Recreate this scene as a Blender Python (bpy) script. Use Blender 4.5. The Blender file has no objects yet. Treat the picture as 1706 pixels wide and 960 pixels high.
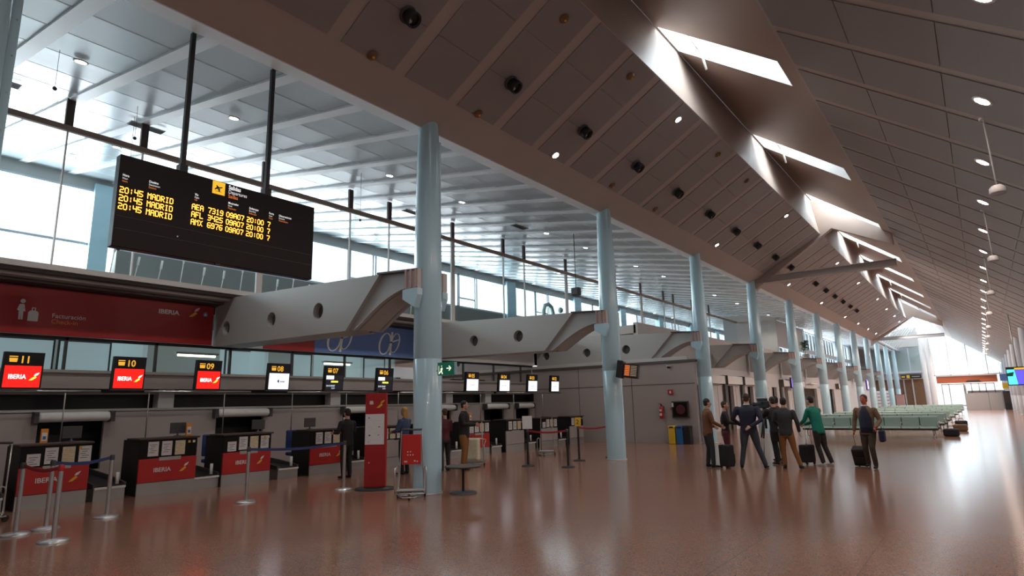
import bpy, bmesh, math, random
from mathutils import Vector, Matrix
from math import pi, sin, cos, radians as R
random.seed(7)
C = bpy.context.scene.collection
S = bpy.context.scene

# ------------------------------------------------------------------ camera
F_PX, ROLL, VPX, VPY, CAM_H = 1007.3, R(1.36), 1639.8-853.0, 657.4-480.0, 1.68
vl = Vector((VPX, VPY, F_PX))
DD = F_PX*F_PX/(vl.y*cos(ROLL)+vl.x*sin(ROLL))
up = Vector((-DD*sin(ROLL), -DD*cos(ROLL), F_PX))
vl.normalize(); up.normalize(); xr = vl.cross(up).normalized()
W = Matrix((xr, vl, up))            # world = W @ cam(x right, y down, z forward)
cd = bpy.data.cameras.new('camera'); cam = bpy.data.objects.new('camera', cd); C.objects.link(cam)
cd.sensor_width = 36; cd.lens = F_PX/1706*36; cd.clip_start = .05; cd.clip_end = 400
M4 = Matrix.Identity(4)
for i in range(3):
    M4[i][0] = W[i][0]; M4[i][1] = -W[i][1]; M4[i][2] = -W[i][2]
M4[2][3] = CAM_H
cam.matrix_world = M4
S.camera = cam

# ------------------------------------------------------------------ sky and daylight
wd = bpy.data.worlds.new('sky'); S.world = wd; wd.use_nodes = True
bg = wd.node_tree.nodes['Background']
bg.inputs[0].default_value = (.82, .91, 1, 1); bg.inputs[1].default_value = 1.15
S.view_settings.view_transform = 'Standard'; S.view_settings.look = 'None'
S.view_settings.gamma = 1; S.view_settings.use_curve_mapping = False
S.view_settings.exposure = 0.6

def area(name, loc, size, sizey, direction, power, col=(.85, .93, 1)):
    l = bpy.data.lights.new(name, 'AREA'); l.shape = 'RECTANGLE'; l.size = size; l.size_y = sizey
    l.energy = power; l.color = col
    o = bpy.data.objects.new(name, l); C.objects.link(o); o.location = loc
    o.rotation_euler = Vector(direction).to_track_quat('-Z', 'Y').to_euler()
    return o
# daylight: the sky seen through the window bands, skylights and end glazing
area('daylight', (-28.6, 18, 9.5), 34, 3.4, (1, 0, -.12), 2050)
area('daylight', (-28.6, 1.5, 8.0), 13, 5.2, (1, .1, -.12), 300)
area('daylight', (-28.6, 62, 9.5), 50, 4.0, (1, 0, -.1), 2600)
area('daylight', (-4, 105.5, 7), 12, 8, (0, -1, -.08), 420)
area('daylight', (-4.6, 88, 13.2), 3.4, 24, (0, 0, -1), 800)
SKYL = [(-3.1, 1.6), (5.55, 1.5), (14.34, 1.5), (23.06, 1.6), (31.95, 1.6), (40.8, 1.6), (48.9, 1.6), (57.7, 1.6), (66.2, 1.6)]
for y, w in SKYL:
    area('daylight', (-4.1, y+w/2, 11.75), 3.0, w, (-.55, 0, -.83), 190)

# ------------------------------------------------------------------ materials
MT = {}
def mat(name, col, rough=.5, metal=0, emit=None, es=1, spec=.5, alpha=None, bump=None, noise=None, trans=False, coat=0):
    m = bpy.data.materials.new(name); m.use_nodes = True; nt = m.node_tree; b = nt.nodes['Principled BSDF']
    b.inputs['Base Color'].default_value = (*col, 1); b.inputs['Roughness'].default_value = rough
    b.inputs['Metallic'].default_value = metal; b.inputs['Specular IOR Level'].default_value = spec
    b.inputs['Coat Weight'].default_value = coat
    if emit: b.inputs['Emission Color'].default_value = (*emit, 1); b.inputs['Emission Strength'].default_value = es
    # gentle procedural variation of every surface
    sc, amt = noise or (6, .08)
    tc = nt.nodes.new('ShaderNodeTexCoord'); n = nt.nodes.new('ShaderNodeTexNoise'); n.inputs['Scale'].default_value = sc
    n.inputs['Detail'].default_value = 3
    mx = nt.nodes.new('ShaderNodeMix'); mx.data_type = 'RGBA'; mx.blend_type = 'MULTIPLY'; mx.inputs[0].default_value = 1
    rp = nt.nodes.new('ShaderNodeMapRange'); rp.inputs[3].default_value = 1-amt; rp.inputs[4].default_value = 1+amt
    nt.links.new(tc.outputs['Object'], n.inputs['Vector']); nt.links.new(n.outputs['Fac'], rp.inputs[0])
    mx.inputs[6].default_value = (*col, 1); nt.links.new(rp.outputs[0], mx.inputs[7]); nt.links.new(mx.outputs[2], b.inputs['Base Color'])
    if bump:
        n2 = nt.nodes.new('ShaderNodeTexNoise'); n2.inputs['Scale'].default_value = bump[0]
        bp = nt.nodes.new('ShaderNodeBump'); bp.inputs['Strength'].default_value = bump[1]; bp.inputs['Distance'].default_value = .02
        nt.links.new(tc.outputs['Object'], n2.inputs['Vector']); nt.links.new(n2.outputs['Fac'], bp.inputs['Height']); nt.links.new(bp.outputs[0], b.inputs['Normal'])
    MT[name] = m; return m
mat('roof_paint', (.45, .395, .365), .55, noise=(1.2, .05))
mat('roof_panel', (.30, .28, .27), .5, noise=(60, .10))
mat('seam', (.10, .085, .08), .7)
mat('ridge_paint', (.42, .33, .28), .5, noise=(.8, .06))
mat('white_ceiling', (.46, .50, .53), .25, .08, noise=(.8, .04))
mat('white_band', (.80, .84, .86), .4, .0, noise=(.8, .04))
mat('column_blue', (.43, .63, .71), .22, .0, coat=.3, noise=(.9, .05))
mat('column_grey', (.50, .55, .60), .4, noise=(.9, .05))
mat('girder_grey', (.42, .42, .41), .5, noise=(.7, .06))
mat('girder_dark', (.09, .085, .08), .6)
mat('bracket_red', (.42, .25, .22), .5)
mat('rail_nave_lit', (.27, .19, .15), .45)  # brown of the gallery rail holds the warm nave light
mat('steel', (.62, .62, .61), .28, .9, noise=(12, .05))
mat('steel_dull', (.46, .45, .43), .45, .6, noise=(3, .08))
mat('wall_grey', (.42, .37, .35), .6, noise=(.8, .05))
mat('wall_light', (.58, .56, .55), .6, noise=(.8, .05))
mat('mezz_grey', (.50, .48, .46), .55, noise=(.8, .06))
mat('black', (.012, .012, .013), .5)
mat('black_gloss', (.010, .007, .007), .4, spec=.2)
mat('dark_grey', (.06, .06, .062), .5)
mat('dark_brown', (.06, .04, .032), .5)
mat('banner_red', (.38, .013, .013), .45, noise=(.5, .12))
mat('desk_red', (.50, .022, .018), .4, noise=(3, .06))
mat('banner_blue', (.13, .22, .50), .5)
mat('gallery_grey', (.20, .20, .185), .6, noise=(1, .08))
mat('letter_green', (.25, .33, .31), .5)
mat('white', (.78, .77, .75), .5)
mat('paper', (.74, .73, .72), .6, noise=(25, .10))
mat('paper_yellow', (.72, .66, .48), .6, noise=(30, .30))
mat('orange', (.85, .30, .02), .5)
mat('gold', (.85, .45, .05), .4)
mat('blue_fabric', (.02, .05, .19), .7)
mat('belt_blue', (.03, .05, .16), .6)
mat('belt_red', (.35, .02, .03), .6)
mat('rubber', (.02, .02, .02), .7)
mat('bench_green', (.29, .42, .38), .4, noise=(2, .06))
mat('wood_brown', (.22, .12, .06), .5, noise=(3, .2))
mat('beam_red', (.50, .13, .05), .5)
mat('leaf', (.03, .07, .025), .6, noise=(5, .3))
mat('soil_pot', (.25, .22, .2), .6)
mat('yellow', (.75, .48, .03), .5)
mat('bin_blue', (.02, .14, .36), .5)
mat('fire_red', (.50, .02, .02), .35)
mat('skin', (.55, .30, .21), .5)
mat('skin_red', (.55, .14, .09), .5)
mat('hair_dark', (.018, .013, .011), .6)
mat('hair_blond', (.55, .30, .08), .6)
mat('hair_brown', (.05, .028, .018), .6)
for n, c in dict(brown_leather=(.17, .07, .03), black_cloth=(.012, .012, .014), charcoal=(.03, .033, .04), green_cloth=(.0, .20, .14), navy=(.015, .02, .045),
                 maroon=(.10, .015, .02), jeans=(.04, .055, .075), dark_trousers=(.022, .02, .02), ochre=(.26, .11, .03), beige_jacket=(.20, .13, .075), brown_trousers=(.06, .04, .025),
                 blue_cloth=(.06, .10, .2), shoe_dark=(.015, .012, .01), shoe_white=(.6, .6, .58), green_screen=(.0, .12, .07)).items():
    mat(n, c, .75, bump=(25, .25))
def emi(name, col, s): return mat(name, tuple(x*.5 for x in col), .5, emit=col, es=s, noise=(2, .01))
emi('lamp_warm', (1, .78, .66), 34); emi('lamp_cool', (1, .97, .9), 22)
emi('led_orange', (1, .30, .03), 4.5); emi('scr_red', (1, .012, .008), .95); emi('scr_white', (.80, .86, 1), .80)
emi('scr_black', (.02, .02, .03), .3); emi('scr_gold', (1, .50, .05), .55); emi('scr_txt', (1, .95, .95), 1.3)
emi('icon_yellow', (1, .55, .03), .55); emi('scr_blue', (.10, .08, 1), 1.0); emi('scr_cyan', (.10, .75, .85), .9)
emi('txt_white', (.8, .8, .8), .6); emi('tube_light', (1, .97, .62), 3.0); emi('exit_green', (.0, .11, .06), .25); emi('exit_white', (.85, 1, .7), .7)
emi('office_glow', (.62, .80, .85), .20); emi('scr_yellow', (1, .9, .1), .8); emi('shop_glow', (.95, .93, .9), 1.0); emi('txt_orange', (1, .25, .05), .5)
emi('scr_violet', (.25, .16, 1), 1.0)

def glass_mat(name, col, gl):
    m = bpy.data.materials.new(name); m.use_nodes = True; nt = m.node_tree
    for n in list(nt.nodes): nt.nodes.remove(n)
    o = nt.nodes.new('ShaderNodeOutputMaterial'); t = nt.nodes.new('ShaderNodeBsdfTransparent'); t.inputs[0].default_value = (*col, 1)
    g = nt.nodes.new('ShaderNodeBsdfGlossy'); g.inputs['Roughness'].default_value = .02
    fr = nt.nodes.new('ShaderNodeFresnel'); fr.inputs[0].default_value = 1.5
    mu = nt.nodes.new('ShaderNodeMath'); mu.operation = 'MULTIPLY'; mu.inputs[1].default_value = gl
    mx = nt.nodes.new('ShaderNodeMixShader')
    nt.links.new(fr.outputs[0], mu.inputs[0]); nt.links.new(mu.outputs[0], mx.inputs[0]); nt.links.new(t.outputs[0], mx.inputs[1])
    nt.links.new(g.outputs[0], mx.inputs[2]); nt.links.new(mx.outputs[0], o.inputs[0]); MT[name] = m; return m
glass_mat('glass', (.88, .96, .96), 1.0); glass_mat('glass_clear', (.97, 1, 1), .6)

def floor_mat():
    m = bpy.data.materials.new('granite'); m.use_nodes = True; nt = m.node_tree; b = nt.nodes['Principled BSDF']; L = nt.links
    tc = nt.nodes.new('ShaderNodeTexCoord')
    v = nt.nodes.new('ShaderNodeTexVoronoi'); v.inputs['Scale'].default_value = 90
    n = nt.nodes.new('ShaderNodeTexNoise'); n.inputs['Scale'].default_value = .5; n.inputs['Detail'].default_value = 5
    L.new(tc.outputs['Object'], v.inputs['Vector']); L.new(tc.outputs['Object'], n.inputs['Vector'])
    cr = nt.nodes.new('ShaderNodeValToRGB'); cr.color_ramp.elements[0].color = (.225, .105, .066, 1); cr.color_ramp.elements[1].color = (.37, .195, .135, 1)
    sp = nt.nodes.new('ShaderNodeSeparateColor'); L.new(v.outputs['Color'], sp.inputs[0]); L.new(sp.outputs[0], cr.inputs[0])
    mr = nt.nodes.new('ShaderNodeMapRange'); mr.inputs[3].default_value = .82; mr.inputs[4].default_value = 1.15; L.new(n.outputs['Fac'], mr.inputs[0])
    mx = nt.nodes.new('ShaderNodeMix'); mx.data_type = 'RGBA'; mx.blend_type = 'MULTIPLY'; mx.inputs[0].default_value = 1
    L.new(cr.outputs[0], mx.inputs[6]); L.new(mr.outputs[0], mx.inputs[7])
    # slab joints
    br = nt.nodes.new('ShaderNodeTexBrick'); br.offset = 0; br.inputs['Scale'].default_value = 1; br.inputs['Brick Width'].default_value = 1.2; br.inputs['Row Height'].default_value = 1.2
    br.inputs['Mortar Size'].default_value = .006; br.inputs['Color1'].default_value = (1, 1, 1, 1); br.inputs['Color2'].default_value = (.95, .95, .95, 1); br.inputs['Mortar'].default_value = (.6, .6, .6, 1)
    L.new(tc.outputs['Object'], br.inputs['Vector'])
    m2 = nt.nodes.new('ShaderNodeMix'); m2.data_type = 'RGBA'; m2.blend_type = 'MULTIPLY'; m2.inputs[0].default_value = 1
    L.new(mx.outputs[2], m2.inputs[6]); L.new(br.outputs[0], m2.inputs[7]); L.new(m2.outputs[2], b.inputs['Base Color'])
    b.inputs['Roughness'].default_value = .17; b.inputs['Specular IOR Level'].default_value = .9
    n3 = nt.nodes.new('ShaderNodeTexNoise'); n3.inputs['Scale'].default_value = 1.6
    bp = nt.nodes.new('ShaderNodeBump'); bp.inputs['Strength'].default_value = .03; bp.inputs['Distance'].default_value = .02
    L.new(tc.outputs['Object'], n3.inputs['Vector']); L.new(n3.outputs['Fac'], bp.inputs['Height']); L.new(bp.outputs[0], b.inputs['Normal'])
    MT['granite'] = m
floor_mat()

# ------------------------------------------------------------------ mesh helpers
class MB:
    def __init__(s, *mats): s.v = []; s.f = []; s.mi = []; s.sm = []; s.mats = list(mats)
    def m(s, n):
        if n is None: return 0
        if n not in s.mats: s.mats.append(n)
        return s.mats.index(n)
    def face(s, pts, m=None, sm=False):
        k = len(s.v); s.v += [tuple(p) for p in pts]; s.f.append(list(range(k, k+len(pts)))); s.mi.append(s.m(m)); s.sm.append(sm)
    def raw(s, vs, fs, m=None, sm=False):
        k = len(s.v); s.v += [tuple(p) for p in vs]; i = s.m(m)
        for f in fs: s.f.append([a+k for a in f]); s.mi.append(i); s.sm.append(sm)
    def box(s, x0, x1, y0, y1, z0, z1, m=None, b=0):
        if b:   # bevelled box: chamfered edges
            x0, x1 = min(x0, x1), max(x0, x1); y0, y1 = min(y0, y1), max(y0, y1); z0, z1 = min(z0, z1), max(z0, z1)
            bm = bmesh.new(); bmesh.ops.create_cube(bm, size=1)
            for v in bm.verts: v.co = Vector(((x0+x1)/2+v.co.x*(x1-x0), (y0+y1)/2+v.co.y*(y1-y0), (z0+z1)/2+v.co.z*(z1-z0)))
            bmesh.ops.bevel(bm, geom=bm.edges[:], offset=b, segments=2, affect='EDGES', profile=.5)
            bm.verts.index_update(); s.raw([v.co[:] for v in bm.verts], [[v.index for v in f.verts] for f in bm.faces], m); bm.free(); return
        vs = [(x, y, z) for x in (x0, x1) for y in (y0, y1) for z in (z0, z1)]
        s.raw(vs, [(0, 1, 3, 2), (4, 6, 7, 5), (0, 4, 5, 1), (2, 3, 7, 6), (0, 2, 6, 4), (1, 5, 7, 3)], m)
    def prism(s, poly, ax, a, b, m=None):   # poly in the two other axes, extruded along ax between a and b
        def P(p, t): return {0: (t, p[0], p[1]), 1: (p[0], t, p[1]), 2: (p[0], p[1], t)}[ax]
        n = len(poly); vs = [P(p, a) for p in poly]+[P(p, b) for p in poly]
        s.raw(vs, [list(range(n))[::-1], list(range(n, 2*n))]+[(i, (i+1) % n, n+(i+1) % n, n+i) for i in range(n)], m)
    def tube(s, pts, r, n=8, m=None, rs=None, closed=False, cap=True):
        pts = [Vector(p) for p in pts]; N = len(pts); rings = []; prev = None
        for i, p in enumerate(pts):
            a = pts[i-1] if (i or closed) else p; b = pts[(i+1) % N] if (i < N-1 or closed) else p
            d = (b-a).normalized()
            u = prev - d*prev.dot(d) if prev is not None else d.orthogonal()
            if u.length < 1e-5: u = d.orthogonal()
            u.normalize(); prev = u; w = d.cross(u); rr = rs[i] if rs else r
            if not isinstance(rr, (tuple, list)): rr = (rr, rr)
            rings.append([p+u*cos(2*pi*k/n)*rr[0]+w*sin(2*pi*k/n)*rr[1] for k in range(n)])
        vs = [v for ring in rings for v in ring]; fs = []
        for i in range(N if closed else N-1):
            j = (i+1) % N
            for k in range(n): fs.append((i*n+k, i*n+(k+1) % n, j*n+(k+1) % n, j*n+k))
        if cap and not closed: fs += [list(range(n))[::-1], [(N-1)*n+k for k in range(n)]]
        s.raw(vs, fs, m, True)
    def lathe(s, c, prof, n=24, m=None, ax=2, sx=1, sy=1):   # prof: (radius, height)
        vs = []; fs = []
        for r, h in prof:
            for k in range(n):
                a = 2*pi*k/n; q = (r*cos(a)*sx, r*sin(a)*sy)
                p = {2: (q[0], q[1], h), 0: (h, q[0], q[1]), 1: (q[0], h, q[1])}[ax]
                vs.append((c[0]+p[0], c[1]+p[1], c[2]+p[2]))
        for i in range(len(prof)-1):
            for k in range(n): fs.append((i*n+k, i*n+(k+1) % n, (i+1)*n+(k+1) % n, (i+1)*n+k))
        s.raw(vs, fs, m, True)
        s.raw(vs[:n], [list(range(n))[::-1]], m); s.raw(vs[-n:], [list(range(n))], m)
    def ball(s, c, r, m=None, n=12):
        if not isinstance(r, (tuple, list)): r = (r, r, r)
        vs = []; fs = []; h = n//2
        for i in range(1, h):
            t = pi*i/h
            for k in range(n): a = 2*pi*k/n; vs.append((c[0]+r[0]*sin(t)*cos(a), c[1]+r[1]*sin(t)*sin(a), c[2]+r[2]*cos(t)))
        for i in range(h-2):
            for k in range(n): fs.append((i*n+k, (i+1)*n+k, (i+1)*n+(k+1) % n, i*n+(k+1) % n))
        a = len(vs); vs += [(c[0], c[1], c[2]+r[2]), (c[0], c[1], c[2]-r[2])]
        for k in range(n): fs.append((a, k, (k+1) % n)); fs.append((a+1, (h-2)*n+(k+1) % n, (h-2)*n+k))
        s.raw(vs, fs, m, True)
    def build(s, name, parent=None, mtx=None, normals=True):
        me = bpy.data.meshes.new(name); vs = s.v if mtx is None else [tuple(mtx @ Vector(v)) for v in s.v]
        me.from_pydata(vs, [], s.f); me.polygons.foreach_set('material_index', s.mi); me.polygons.foreach_set('use_smooth', s.sm)
        for n in s.mats: me.materials.append(MT[n])
        if normals:
            bm = bmesh.new(); bm.from_mesh(me); bmesh.ops.recalc_face_normals(bm, faces=bm.faces[:]); bm.to_mesh(me); bm.free()
        me.update(); o = bpy.data.objects.new(name, me); C.objects.link(o)
        if parent is not None: o.parent = parent
        return o
def tag(o, label, cat, group=None, kind=None):
    if label: o['label'] = label
    if cat: o['category'] = cat
    if group: o['group'] = group
    if kind: o['kind'] = kind
    return o
def thing(name, loc, label, cat, group=None, rz=0):
    o = bpy.data.objects.new(name, None); C.objects.link(o); o.location = loc; o.rotation_euler = (0, 0, rz); o.empty_display_size = .2
    return tag(o, label, cat, group)
def struct(o): o['kind'] = 'structure'; return o
def copy_tree(o, parent=None):
    c = o.copy(); C.objects.link(c)
    if parent is not None: c.parent = parent
    for ch in [x for x in KIDS(o)]: copy_tree(ch, c)
    return c
def KIDS(o): return [x for x in list(C.objects) if x.parent == o]
ORD = ['first', 'second', 'third', 'fourth', 'fifth', 'sixth', 'seventh', 'eighth', 'ninth', 'tenth', 'eleventh', 'twelfth', 'thirteenth', 'fourteenth', 'fifteenth', 'sixteenth', 'seventeenth', 'eighteenth', 'nineteenth', 'twentieth',
       'twenty-first', 'twenty-second', 'twenty-third', 'twenty-fourth', 'twenty-fifth', 'twenty-sixth', 'twenty-seventh', 'twenty-eighth', 'twenty-ninth', 'thirtieth']
def frame(o, ux, uy):      # matrix mapping local x,y,z(normal) into space
    ux = Vector(ux).normalized(); uy = Vector(uy).normalized(); n = ux.cross(uy)
    m = Matrix.Identity(4)
    for i in range(3): m[i][0] = ux[i]; m[i][1] = uy[i]; m[i][2] = n[i]; m[i][3] = o[i]
    return m
PX = ((0, 1, 0), (0, 0, 1))     # face looking towards +x
NY = ((1, 0, 0), (0, 0, 1))     # face looking towards -y
def text_mesh(s, size, align='LEFT', squash=1.0, bold=0.0, shear=0.0, sp=1.0):
    cu = bpy.data.curves.new('t', 'FONT'); cu.body = s; cu.size = size; cu.align_x = align; cu.offset = bold; cu.shear = shear; cu.space_character = sp
    cu.resolution_u = 3; ob = bpy.data.objects.new('t', cu); C.objects.link(ob)
    bpy.context.view_layer.update(); dg = bpy.context.evaluated_depsgraph_get()
    me = bpy.data.meshes.new_from_object(ob.evaluated_get(dg)); bpy.data.objects.remove(ob)
    vs = [(v.co.x*squash, v.co.y, 0) for v in me.vertices]; fs = [tuple(p.vertices) for p in me.polygons]; bpy.data.meshes.remove(me)
    return vs, fs
def text(mb, s, size, org, fr, m, align='LEFT', squash=1.0, bold=0.0, shear=0.0, off=.004, sp=1.0):
    vs, fs = text_mesh(s, size, align, squash, bold, shear, sp); M = frame(org, *fr)
    mb.raw([M @ Vector((v[0], v[1], off)) for v in vs], fs, m)
def poly(mb, pts, org, fr, m, off=.004):
    M = frame(org, *fr); mb.face([M @ Vector((p[0], p[1], off)) for p in pts], m)
GLY = {'0': '01110 10001 10001 10001 10001 10001 01110', '2': '11110 00001 00001 01110 10000 10000 11111', '3': '11110 00001 00001 01110 00001 00001 11110',
 '4': '10001 10001 10001 11111 00001 00001 00001', '5': '11111 10000 10000 11110 00001 00001 11110', '6': '01111 10000 10000 11111 10001 10001 01110', '7': '11111 00001 00001 00010 00100 00100 00100',
 '9': '01110 10001 10001 11111 00001 00001 11110', '1': '00100 01100 00100 00100 00100 00100 01110', 'A': '01110 10001 10001 11111 10001 10001 10001', 'D': '11110 10001 10001 10001 10001 10001 11110',
 'E': '11111 10000 10000 11110 10000 10000 11111', 'F': '11111 10000 10000 11110 10000 10000 10000', 'I': '01110 00100 00100 00100 00100 00100 01110', 'L': '10000 10000 10000 10000 10000 10000 11111',
 'M': '10001 11011 10101 10001 10001 10001 10001', 'R': '11110 10001 10001 11110 10100 10010 10001', 'X': '10001 01010 00100 00100 00100 01010 10001', ':': '00000 00100 00100 00000 00100 00100 00000',
 '8': '01110 10001 10001 01110 10001 10001 01110', ' ': '00000 '*7}
def led(mb, s, org, fr, cell, m, adv=6, off=.006, ay=1.25):
    M = frame(org, *fr)
    for i, ch in enumerate(s):
        for r, row in enumerate(GLY[ch].split()):
            for c, b in enumerate(row):
                if b == '1':
                    x = (i*adv+c)*cell; y = -r*cell*ay; q = cell*.95; q2 = cell*ay*.92
                    mb.face([M @ Vector(p) for p in ((x, y-q2, off), (x+q, y-q2, off), (x+q, y, off), (x, y, off))], m)
def tailfin(mb, org, fr, w, m1='gold', m2='scr_txt', off=.005):    # two-tone swept wing mark
    poly(mb, [(0, 0), (.35*w, .02*w), (.75*w, .35*w), (.62*w, .55*w), (.30*w, .30*w)], org, fr, m1, off)
    poly(mb, [(.45*w, .55*w), (.62*w, .80*w), (1.0*w, .95*w), (.80*w, .62*w), (.62*w, .55*w)], org, fr, m2, off+.001)
def spot(loc, n, power, col=(1, .80, .69), size=130, r=.12):
    l = bpy.data.lights.new('downlight_beam', 'SPOT'); l.energy = power; l.color = col; l.spot_size = R(size); l.spot_blend = .6; l.shadow_soft_size = r
    o = bpy.data.objects.new('downlight_beam', l); C.objects.link(o); o.location = loc; o.rotation_euler = Vector(n).to_track_quat('Z', 'Y').to_euler(); return o

# ================================================================== STRUCTURE
Y0, Y1 = -6.0, 102.0
o = MB('granite'); o.box(-18, 3.4, Y0, Y1+6, -.25, 0); struct(o.build('floor'))

def slab(mb, p, n, t, m):      # quad p (4 points) thickened by t along -n
    n = Vector(n).normalized()*t; a = [Vector(q) for q in p]; b = [q+n for q in a]
    mb.raw(a+b, [(0, 1, 2, 3), (7, 6, 5, 4), (0, 4, 5, 1), (1, 5, 6, 2), (2, 6, 7, 3), (3, 7, 4, 0)], m)

RIBS_L = [8.97+1.545*k for k in range(-9, 60)]
# sloped roof, left plane: smooth bands with perforated panels between them
mb = MB('roof_paint'); SL = (9.85-7.8)/(-5.5+9.1); LEN = math.hypot(3.6, 2.05); ux, uz = 3.6/LEN, 2.05/LEN
slab(mb, [(-9.1, Y0, 7.8), (-9.1, 77, 7.8), (-5.5, 77, 9.85), (-5.5, Y0, 9.85)], (-uz, 0, ux), .12, 'roof_paint')
for y in RIBS_L:
    if y > 75: continue
    for s0, s1 in ((.85, 1.93), (1.95, 3.02), (3.04, 4.12)):
        a, b = y+.15, y+1.395
        p = [(-9.1+s*ux+.02*uz, yy, 7.8+s*uz-.02*ux) for s, yy in ((s0, a), (s0, b), (s1, b), (s1, a))]
        slab(mb, p, (-uz, 0, ux), .018, 'roof_panel')
struct(mb.build('ceiling'))
# right plane: runs unbroken from the ridge down to the right-hand wall
def zr(x): return 7.455-.75*x
nr = Vector((.6, 0, .8))
mb = MB('roof_paint')
slab(mb, [(-2.5, Y0, zr(-2.5)), (-2.5, Y1, zr(-2.5)), (3.3, Y1, zr(3.3)), (3.3, Y0, zr(3.3))], nr, .12, 'roof_paint')
RIBS_R = [12.4+1.9*k for k in range(-9, 47)]
for y in RIBS_R:
    for j in range(4):
        x0 = -2.42+1.3*j; x1 = x0+1.285; a, b = y+.14, y+1.76
        slab(mb, [(x-.012, yy, zr(x)-.016) for x, yy in ((x0, a), (x0, b), (x1, b), (x1, a))], nr, .014, 'roof_panel')
struct(mb.build('ceiling'))
# ridge zone with the skylight openings and the upright band beside it
mb = MB('ridge_paint')
XS0, XS1 = -5.74, -2.83
def rq(x0, x1, a, b): slab(mb, [(x0, a, zr(x0)), (x0, b, zr(x0)), (x1, b, zr(x1)), (x1, a, zr(x1))], nr, .10, 'ridge_paint')
rq(-5.86, XS0, Y0, 74); rq(XS1, -2.5, Y0, Y1)
edges = [Y0]+[e for y, w in SKYL for e in (y, y+w)]+[74]
for i in range(0, len(edges), 2): rq(XS0, XS1, edges[i], edges[i+1])
slab(mb, [(-5.5, Y0, 9.85), (-5.5, 74, 9.85), (-5.8, 74, 11.8), (-5.8, Y0, 11.8)], (-1, 0, -.15), .10, 'ridge_paint')
struct(mb.build('ceiling'))
# skylights: shaft, pane, and the opener arm that hangs through
for i, (y, w) in enumerate(SKYL):
    fr = MB('white')
    e = .012
    for (xa, xb, ya, yb) in ((XS0+e, XS0+e, y+e, y+w-e), (XS1-e, XS1-e, y+e, y+w-e), (XS0+e, XS1-e, y+e, y+e), (XS0+e, XS1-e, y+w-e, y+w-e)):
        q = [Vector((xa, ya, zr(xa))), Vector((xb, yb, zr(xb)))]; fr.face([q[0], q[1], q[1]+nr*.5, q[0]+nr*.5])
    wi = struct(fr.build('window_%d' % (i+1), normals=False))
    g = MB('glass_clear'); g.face([Vector(p)+nr*.48 for p in ((XS0, y, zr(XS0)), (XS1, y, zr(XS1)), (XS1, y+w, zr(XS1)), (XS0, y+w, zr(XS0)))]); g.build('pane', wi)
    a = MB('white'); xa = -5.15
    a.tube([(xa, y+w*.25, zr(xa)+.35), (xa+.05, y+w*.95, zr(xa)+.12)], .03); a.tube([(xa-.1, y+.1, zr(xa)+.2), (xa+.5, y+.25, zr(xa)+.25)], .025, m='dark_grey')
    a.tube([(xa+.1, y+w*.8, zr(xa)+.25), (xa+.15, y+w+.05, zr(xa)-.42)], .035)
    a.build('opener_arm', wi)
# open glazed ridge over the far end
fr = MB('white')
for k in range(15):
    yy = 74+2*k; fr.tube([(-5.8, yy, 11.85), (-2.6, yy, 9.45)], .05, 6)
fr.tube([(-5.8, 74, 11.85), (-5.8, Y1, 11.85)], .08, 6); fr.tube([(-4.2, 74, 10.65), (-4.2, Y1, 10.65)], .05, 6)
fr.tube([(-8.8, 77, 8.0), (-8.8, Y1, 8.0)], .09, 6)
for k in range(13): fr.tube([(-5.8, 78+2*k, 11.85), (-8.8, 78+2*k, 8.0)], .05, 6)
wi = struct(fr.build('window_%d' % 30)); g = MB('glass_clear')
g.face([(-5.8, 74, 11.9), (-5.8, Y1, 11.9), (-2.5, Y1, 9.4), (-2.5, 74, 9.4)]); g.face([(-5.8, 77, 11.9), (-5.8, Y1, 11.9), (-8.8, Y1, 8.0), (-8.8, 77, 8.0)]); g.build('pane', wi)
# portal ribs
for i, yp in enumerate((33.0, 77.0)):
    p = MB('ridge_paint')
    p.prism([(-9.15, 7.75), (-9.15, 7.2), (-8.85, 7.45), (-4.95, 10.05), (-2.45, 8.75), (-2.45, 9.35), (-5.8, 11.75), (-5.55, 9.8)], 1, yp, yp+.35, 'ridge_paint')
    struct(p.build('trim_%d' % (i+1)))
# gloss white side ceiling: bands and dished slats
def zc(x): return 7.8+.18*(-9.1-x)
mb = MB('white_ceiling')
for y in RIBS_L:
    x = -9.5
    while x > -27.4:
        xb = max(x-1.25, -27.5)
        for j in range(3):
            t0, t1 = j/3, (j+1)/3; f = lambda t: .050-.012*t+.004*sin(pi*t)
            a, b = x+(xb-x)*t0, x+(xb-x)*t1
            mb.face([(a, y+.12, zc(a)+f(t0)), (a, y+1.43, zc(a)+f(t0)), (b, y+1.43, zc(b)+f(t1)), (b, y+.12, zc(b)+f(t1))], 'white_ceiling', True)
        mb.face([(xb-.03, y+.12, zc(xb)+.036), (xb-.03, y+1.43, zc(xb)+.036), (xb+.0, y+1.43, zc(xb)+.036), (xb+.0, y+.12, zc(xb)+.036)], 'steel_dull')
        x = xb
    slab(mb, [(-9.1, y-.13, zc(-9.1)), (-9.1, y+.13, zc(-9.1)), (-27.5, y+.13, zc(-27.5)), (-27.5, y-.13, zc(-27.5))], (0, 0, 1), .10, 'white_band')
slab(mb, [(-9.1, Y0, 7.78), (-9.1, Y1, 7.78), (-9.52, Y1, 7.85), (-9.52, Y0, 7.85)], (0, 0, 1), .12, 'white_band')
slab(mb, [(-9.0, Y0, 8.0), (-9.0, Y1, 8.0), (-27.6, Y1, 11.4), (-27.6, Y0, 11.4)], (0, 0, 1), .05, 'white_band')
struct(mb.build('ceiling', normals=False))

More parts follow.
